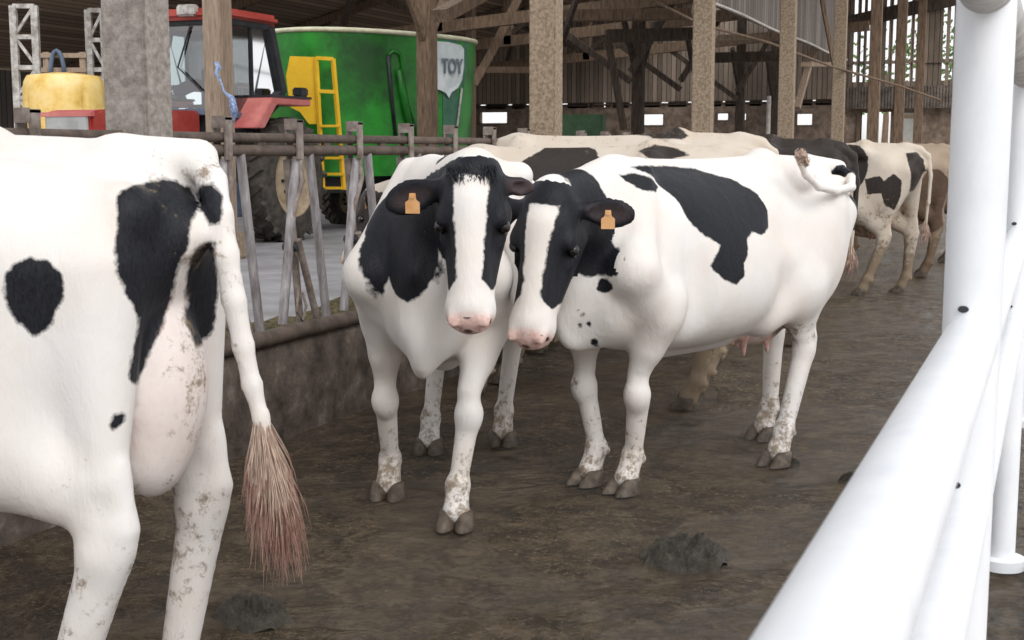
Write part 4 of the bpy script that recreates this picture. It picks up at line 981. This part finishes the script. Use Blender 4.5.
b = MB(); b.tube([skin(388, 56), skin(393, 51), skin(400, 54), skin(403, 72), skin(409, 104), skin(418, 140)], .03, 6); b.tube([skin(399, 70, .04), skin(402, 92, .04), skin(412, 140, .04)], .06, 6); b.build('side_rib', M['green'], mx, smooth=3)
dp = ((443, 36), (452, 37), (460, 39), (468, 43), (466, 70), (461, 110), (455, 150), (449, 172), (443, 174))
b = MB(); b.add([skin(p_, q_, .02) for p_, q_ in dp], [tuple(range(9))[::-1]]); b.build('dark_side_panel', M['dkgreen'], mx)
b = MB(); b.tube([skin(462, 88, .05), skin(458, 120, .05), skin(454, 150, .05)], .018, 6); b.build('white_edge_bar', M['white_paint'], mx, smooth=3)
sh = [(434, 41), (448, 42), (461, 45), (464, 49), (464, 66), (462, 80), (458, 88), (452, 92), (449, 98), (446, 93), (440, 90), (432, 88)]
b = MB(); b.add([skin(p_, q_, .07) for p_, q_ in sh] + [skin(p_, q_, .03) for p_, q_ in sh], [tuple(range(12))] + [(i, (i + 1) % 12, 12 + (i + 1) % 12, 12 + i) for i in range(12)]); b.build('shield_badge', M['badge'], mx)
tcu = bpy.data.curves.new('letters', 'FONT'); tcu.body = 'TOY'; tcu.size = .30; tcu.extrude = .006; tcu.offset = .006; tcu.materials.append(M['badge_text'])
to = bpy.data.objects.new('letters', tcu); COL.objects.link(to); bpy.context.view_layer.update()
me_ = bpy.data.meshes.new_from_object(to.evaluated_get(bpy.context.evaluated_depsgraph_get())); bpy.data.objects.remove(to)
xs_ = [v.co.x for v in me_.vertices]; ys_ = [v.co.y for v in me_.vertices]; wx = max(xs_) - min(xs_); wy = max(ys_)
A_ = skin(442, 73, .12); B_ = skin(463, 73.5, .12); Cc = skin(442, 58, .12); ux_ = (B_ - A_) / wx; uy_ = (Cc - A_) / wy; nz_ = ux_.cross(uy_).normalized()
for v in me_.vertices: v.co = A_ + ux_ * (v.co.x - min(xs_)) + uy_ * v.co.y + nz_ * v.co.z
nm = bpy.data.objects.new('badge_letters', me_); COL.objects.link(nm); nm.parent = mx
MB().box(-1.7, 1.7, -.5, .5, zb2 - .25, zb2).box(-3.0, -1.7, -.07, .07, .3, .42).build('chassis', M['cab_black'], mx)
for x in (.1, .95):
    for y in (-.85, .85): wheel(mx, x, y, .40, .40, .28, 'wheel', yaw=0)
# yellow access ladder and guard at the tub's front corner
DL = 18.6
lad = MB()
for a_, c_ in (((316, 57), (323, 190)), ((333, 59), (344, 190)), ((316, 58), (333, 59)), ((317, 91), (336, 92))): lad.beam(m3(*a_, DL), m3(*c_, DL), .05, .05)
for q_ in (126, 142, 158, 174, 188): lad.beam(m3(320 + (q_ - 120) * .05, q_, DL), m3(340 + (q_ - 120) * .08, q_, DL), .09, .035)
lad.beam(m3(316, 60, DL), m3(316, 60, 19.3), .04, .04); lad.beam(m3(333, 60, DL), m3(335, 60, 19.4), .04, .04)
lad.build('ladder', M['yellow'], mx)
gp = [m3(a_, c_, DL + .05) for a_, c_ in ((290, 56), (314, 57), (315, 90), (320, 124), (309, 124), (300, 112), (290, 107), (286, 76))]; dv = (m3(300, 90, DL + .11) - m3(300, 90, DL + .05))
b = MB(); b.add(gp + [p + dv for p in gp], [tuple(range(8)), tuple(range(8, 16))[::-1]] + [(i, 8 + i, 8 + (i + 1) % 8, (i + 1) % 8) for i in range(8)]); b.build('yellow_guard', M['yellow'], mx)

# yellow tank at the far left with moulded ribs
DK = 21.0; kk = DK / F; pK = at(66, 130, DK)
tk = machine('plastic_tank', pK, TH, 'round ribbed yellow tank left of the broadest concrete post', 'tank')
R0 = 40 * kk; n = 96; prof = [(1.0, 0), (1.02, .2), (1.0, 1.0), (.985, 1.55)]; zt3 = H + (150 - 74) * kk * .95 - .35; vs = []
rows = [(1.0, 0), (1.0, .3), (1.0, .6), (.985, .8), (.97, .9), (.94, .96), (.86, 1.0), (.3, 1.02)]
for r, z in rows:
    for i in range(n):
        a = 2 * PI * i / n; rib = (1 - .035 * (1 if (i % 12) < 2 and .05 < z < .93 else 0)); vs.append((R0 * r * rib * math.cos(a), R0 * r * rib * math.sin(a), z * zt3))
b = MB(); b.add(vs, [(j * n + i, j * n + (i + 1) % n, (j + 1) * n + (i + 1) % n, (j + 1) * n + i) for j in range(len(rows) - 1) for i in range(n)] + [tuple((len(rows) - 1) * n + i for i in range(n))])
b.build('tank_shell', M['yellow_tank'], tk, smooth=math.radians(30))
# lattice frames standing beside the tank
def lattice(px0, px1, pyt, D, label, pyb=215, n=4):
    kx = D / F; p = at((px0 + px1) / 2, 130, D); r = machine('lattice_frame', p, TH, label, 'lattice frame'); w = (px1 - px0) * kx; top = H + (150 - pyt) * kx - .35
    for s in (-1, 1): MB().box(s * w / 2 - .06, s * w / 2 + .06, -.05, .05, 0, top).build('upright', M['white_paint'], r)
    b = MB(); h = top / n
    for i in range(n):
        b.box(-w / 2, w / 2, -.03, .03, (i + 1) * h - .05, (i + 1) * h + .03); b.beam((-w / 2, 0, i * h + (h if i % 2 else 0)), (w / 2, 0, (i + 1) * h - (h if i % 2 else 0)), .05, .05)
    b.build('cross_bracing', M['white_paint'], r)
lattice(19, 40, 10, 23.5, 'white chipped lattice frame rising behind the yellow tank', n=7)
lattice(93, 108, 14, 24.5, 'white lattice frame between the yellow tank and the broadest post', n=7)
rk = empty('timber_rack', tuple(ground(68, 200, .35)), (0, 0, TH), label='wooden rack of posts and cross bars behind the yellow tank', cat='rack')
rk.location = (at(68, 130, 23.2).x, at(68, 130, 23.2).y, .35)
for x in (-.32, .32): MB().box(x - .05, x + .05, -.05, .05, 0, 2.9).build('upright', M['wood_light'], rk)
for z in (2.2, 2.55, 2.8): MB().box(-.4, .4, -.08, -.05, z, z + .08).build('cross_bar', M['wood_light'], rk)
hz = MB(); hz.tube([(-.1 + .12 * math.cos(a), -.12, 2.5 + .42 * math.sin(a)) for a in np.linspace(0, PI, 9)], .04, 8); hz.build('hose', M['cab_blue'], rk, smooth=3)
# ---------------------------------------------------------------- white tubular railing beside the camera
S_ = .093 / .1; R1 = .0455; XR = -.121
ZR1 = H - .346 * S_; ZT = H + .285 * S_; ZR2 = H - .67 * S_
YP = [2.33 - 2.76, 2.33, 5.09, 7.85, 10.6, 13.4, 16.1, 18.9]
rl = empty('metal_railing', (XR, 2.33, 0), label='bright galvanised tube railing close to the camera at the right edge', cat='railing')
def rb(b, nm, m='galv_new', p=rl):
    o = b.build(nm, M[m], p, smooth=SM)
    o.data.transform(Matrix.Translation((-XR, -2.33, 0))); return o
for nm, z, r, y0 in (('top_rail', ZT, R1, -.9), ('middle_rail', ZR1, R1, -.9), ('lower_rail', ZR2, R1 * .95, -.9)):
    rb(MB().tube([(XR, y, z) for y in np.linspace(y0, 19, 20)], r, 40), nm, 'galv_shade_dirt' if nm == 'top_rail' else 'galv_new')
for i, y in enumerate(YP):
    b = MB().tube([(XR, y, -.01), (XR, y, ZT + .0)], R1 * (1.05 if i else 1), 40)
    po_ = rb(b, 'post')
    rb(MB().lathe([(.085, -.01), (.085, .03), (.06, .035)], 24, Matrix.Translation((XR, y, 0))), 'foot_plate', 'galv_new', po_)
    for z in (ZR1, ZR2):   # drain hole by every joint
        mt = Matrix.Translation((XR - .012, y - R1 * (1.05 if y > 2.4 else 1) - .001, z + R1 + .012)) @ Matrix.Rotation(PI / 2, 4, 'X')
        rb(MB().lathe([(.006, -.002), (.006, .002)], 14, mt @ Matrix.Scale(1.5, 4, (1, 0, 0))), 'vent_hole', 'dark_hole', po_)

# ---- dung on the floor
def pile(c, rx, ry, h, seed, label, n=70):
    vs = []; rs = random.Random(seed)
    for j in range(n + 1):
        for i in range(n + 1):
            u = i / n * 2 - 1; v = j / n * 2 - 1; r = math.hypot(u, v); q = Vector((u * 2.2 + seed, v * 2.2, 0))
            z = h * max(0, 1 - r ** 2 * (1 + .5 * mn.noise(q))) ** .7 * (.8 + .35 * mn.noise(q * 1.6)) + (.03 * mn.noise(q * 5) + .014 * mn.noise(q * 12)) * max(0, 1 - r) ** .5
            vs.append((u * rx, v * ry, z - .008 - .03 * max(0, r - .85)))
    b = MB(); b.add(vs, [(j * (n + 1) + i, j * (n + 1) + i + 1, (j + 1) * (n + 1) + i + 1, (j + 1) * (n + 1) + i) for j in range(n) for i in range(n)])
    o = b.build('dung_pile', M['dung'], smooth=3); o.location = (c.x, c.y, 0); o.rotation_euler = (0, 0, TH + seed); return tag(o, label, 'dung', 'dung piles on the alley floor')
pile(ground(686, 556), .20, .17, .085, 1, 'largest grey dung pile, alone on the wet floor right of centre')
pile(ground(252, 612), .17, .12, .05, 2, 'low dung pile below the tail tip of the leftmost cow')
pile(ground(852, 478), .06, .045, .03, 3, 'small pale lump on the floor beside the railing')
pile(ground(792, 462), .05, .04, .02, 4, 'tiny clod near the hind hooves of the side-on cow')

# loose straw scraps
rs = random.Random(4); b = MB()
for i in range(260):
    g_ = ground(rs.uniform(380, 1000), rs.uniform(330, 640))
    if g_.x < -3.6 or g_.x > 2.5: continue
    a = rs.uniform(0, PI); l = rs.uniform(.008, .03); z = fh(g_.x, g_.y) + .006
    b.beam((g_.x, g_.y, z), (g_.x + l * math.cos(a), g_.y + l * math.sin(a), z + .002), .004, .002)
tag(b.build('straw_scraps', M['feed']), kind='stuff')
# trees outside the far gable
for i, (x, y, h_, l) in enumerate(((-8.6, 72, 8.0, 'leafy tree outside, left of the slatted gable openings'), (-6.2, 74, 9, 'leafy tree outside behind the slatted gable'), (-3.6, 70, 8, 'leafy tree outside, right end of the slatted gable'))):
    r = empty('tree', (x, y, 0), label=l, cat='tree')
    MB().tube([(0, 0, -.1), (.1, 0, h_ * .4), (0, .1, h_ * .7)], [.2, .16, .08], 10).build('trunk', M['wood'], r, smooth=3)
    b = MB(); rs = random.Random(i)
    for q_ in range(260):
        d = Vector((rs.gauss(0, 1), rs.gauss(0, 1), rs.gauss(0, 1))).normalized() * rs.random() ** .4 * 2.1; c = Vector((0, 0, h_ * .72)) + Vector((d.x * 1.1, d.y * 1.1, d.z * 1.3)); a = Vector((rs.gauss(0, 1), rs.gauss(0, 1), rs.gauss(0, 1))).normalized() * .16; e = a.orthogonal().normalized() * .12
        b.add([c - a, c - e, c + a, c + e], [(0, 1, 2, 3)])
    b.build('crown', M['leaf'], r)

# ---------------------------------------------------------------- light: overcast white sky, the alley open to the right
w = bpy.data.worlds.new('sky'); SC.world = w; w.use_nodes = True; nt = w.node_tree; bg = nt.nodes['Background']
tc = N(nt, 'ShaderNodeTexCoord'); sp = N(nt, 'ShaderNodeSeparateXYZ'); L(nt, tc.outputs['Generated'], sp.inputs[0])
c = ramp(nt, sp.outputs[2], [(.0, (.62, .60, .56)), (.03, (.97, .97, 1.0)), (1, (.92, .95, 1.0))]); L(nt, c, bg.inputs[0]); bg.inputs[1].default_value = 1.2
sun = bpy.data.lights.new('sun', 'SUN'); so = bpy.data.objects.new('sun', sun); COL.objects.link(so); sun.energy = 2.1; sun.angle = math.radians(40); sun.color = (1, .98, .95)
so.rotation_euler = Vector((-.55, .50, -.65)).to_track_quat('-Z', 'Y').to_euler()
SC.view_settings.view_transform = 'Standard'; SC.view_settings.look = 'None'; SC.view_settings.gamma = 1; SC.view_settings.use_curve_mapping = False
SC.view_settings.exposure = 0.0
try: SC.cycles.use_denoising = True; SC.cycles.max_bounces = 8; SC.cycles.diffuse_bounces = 5
except Exception: pass
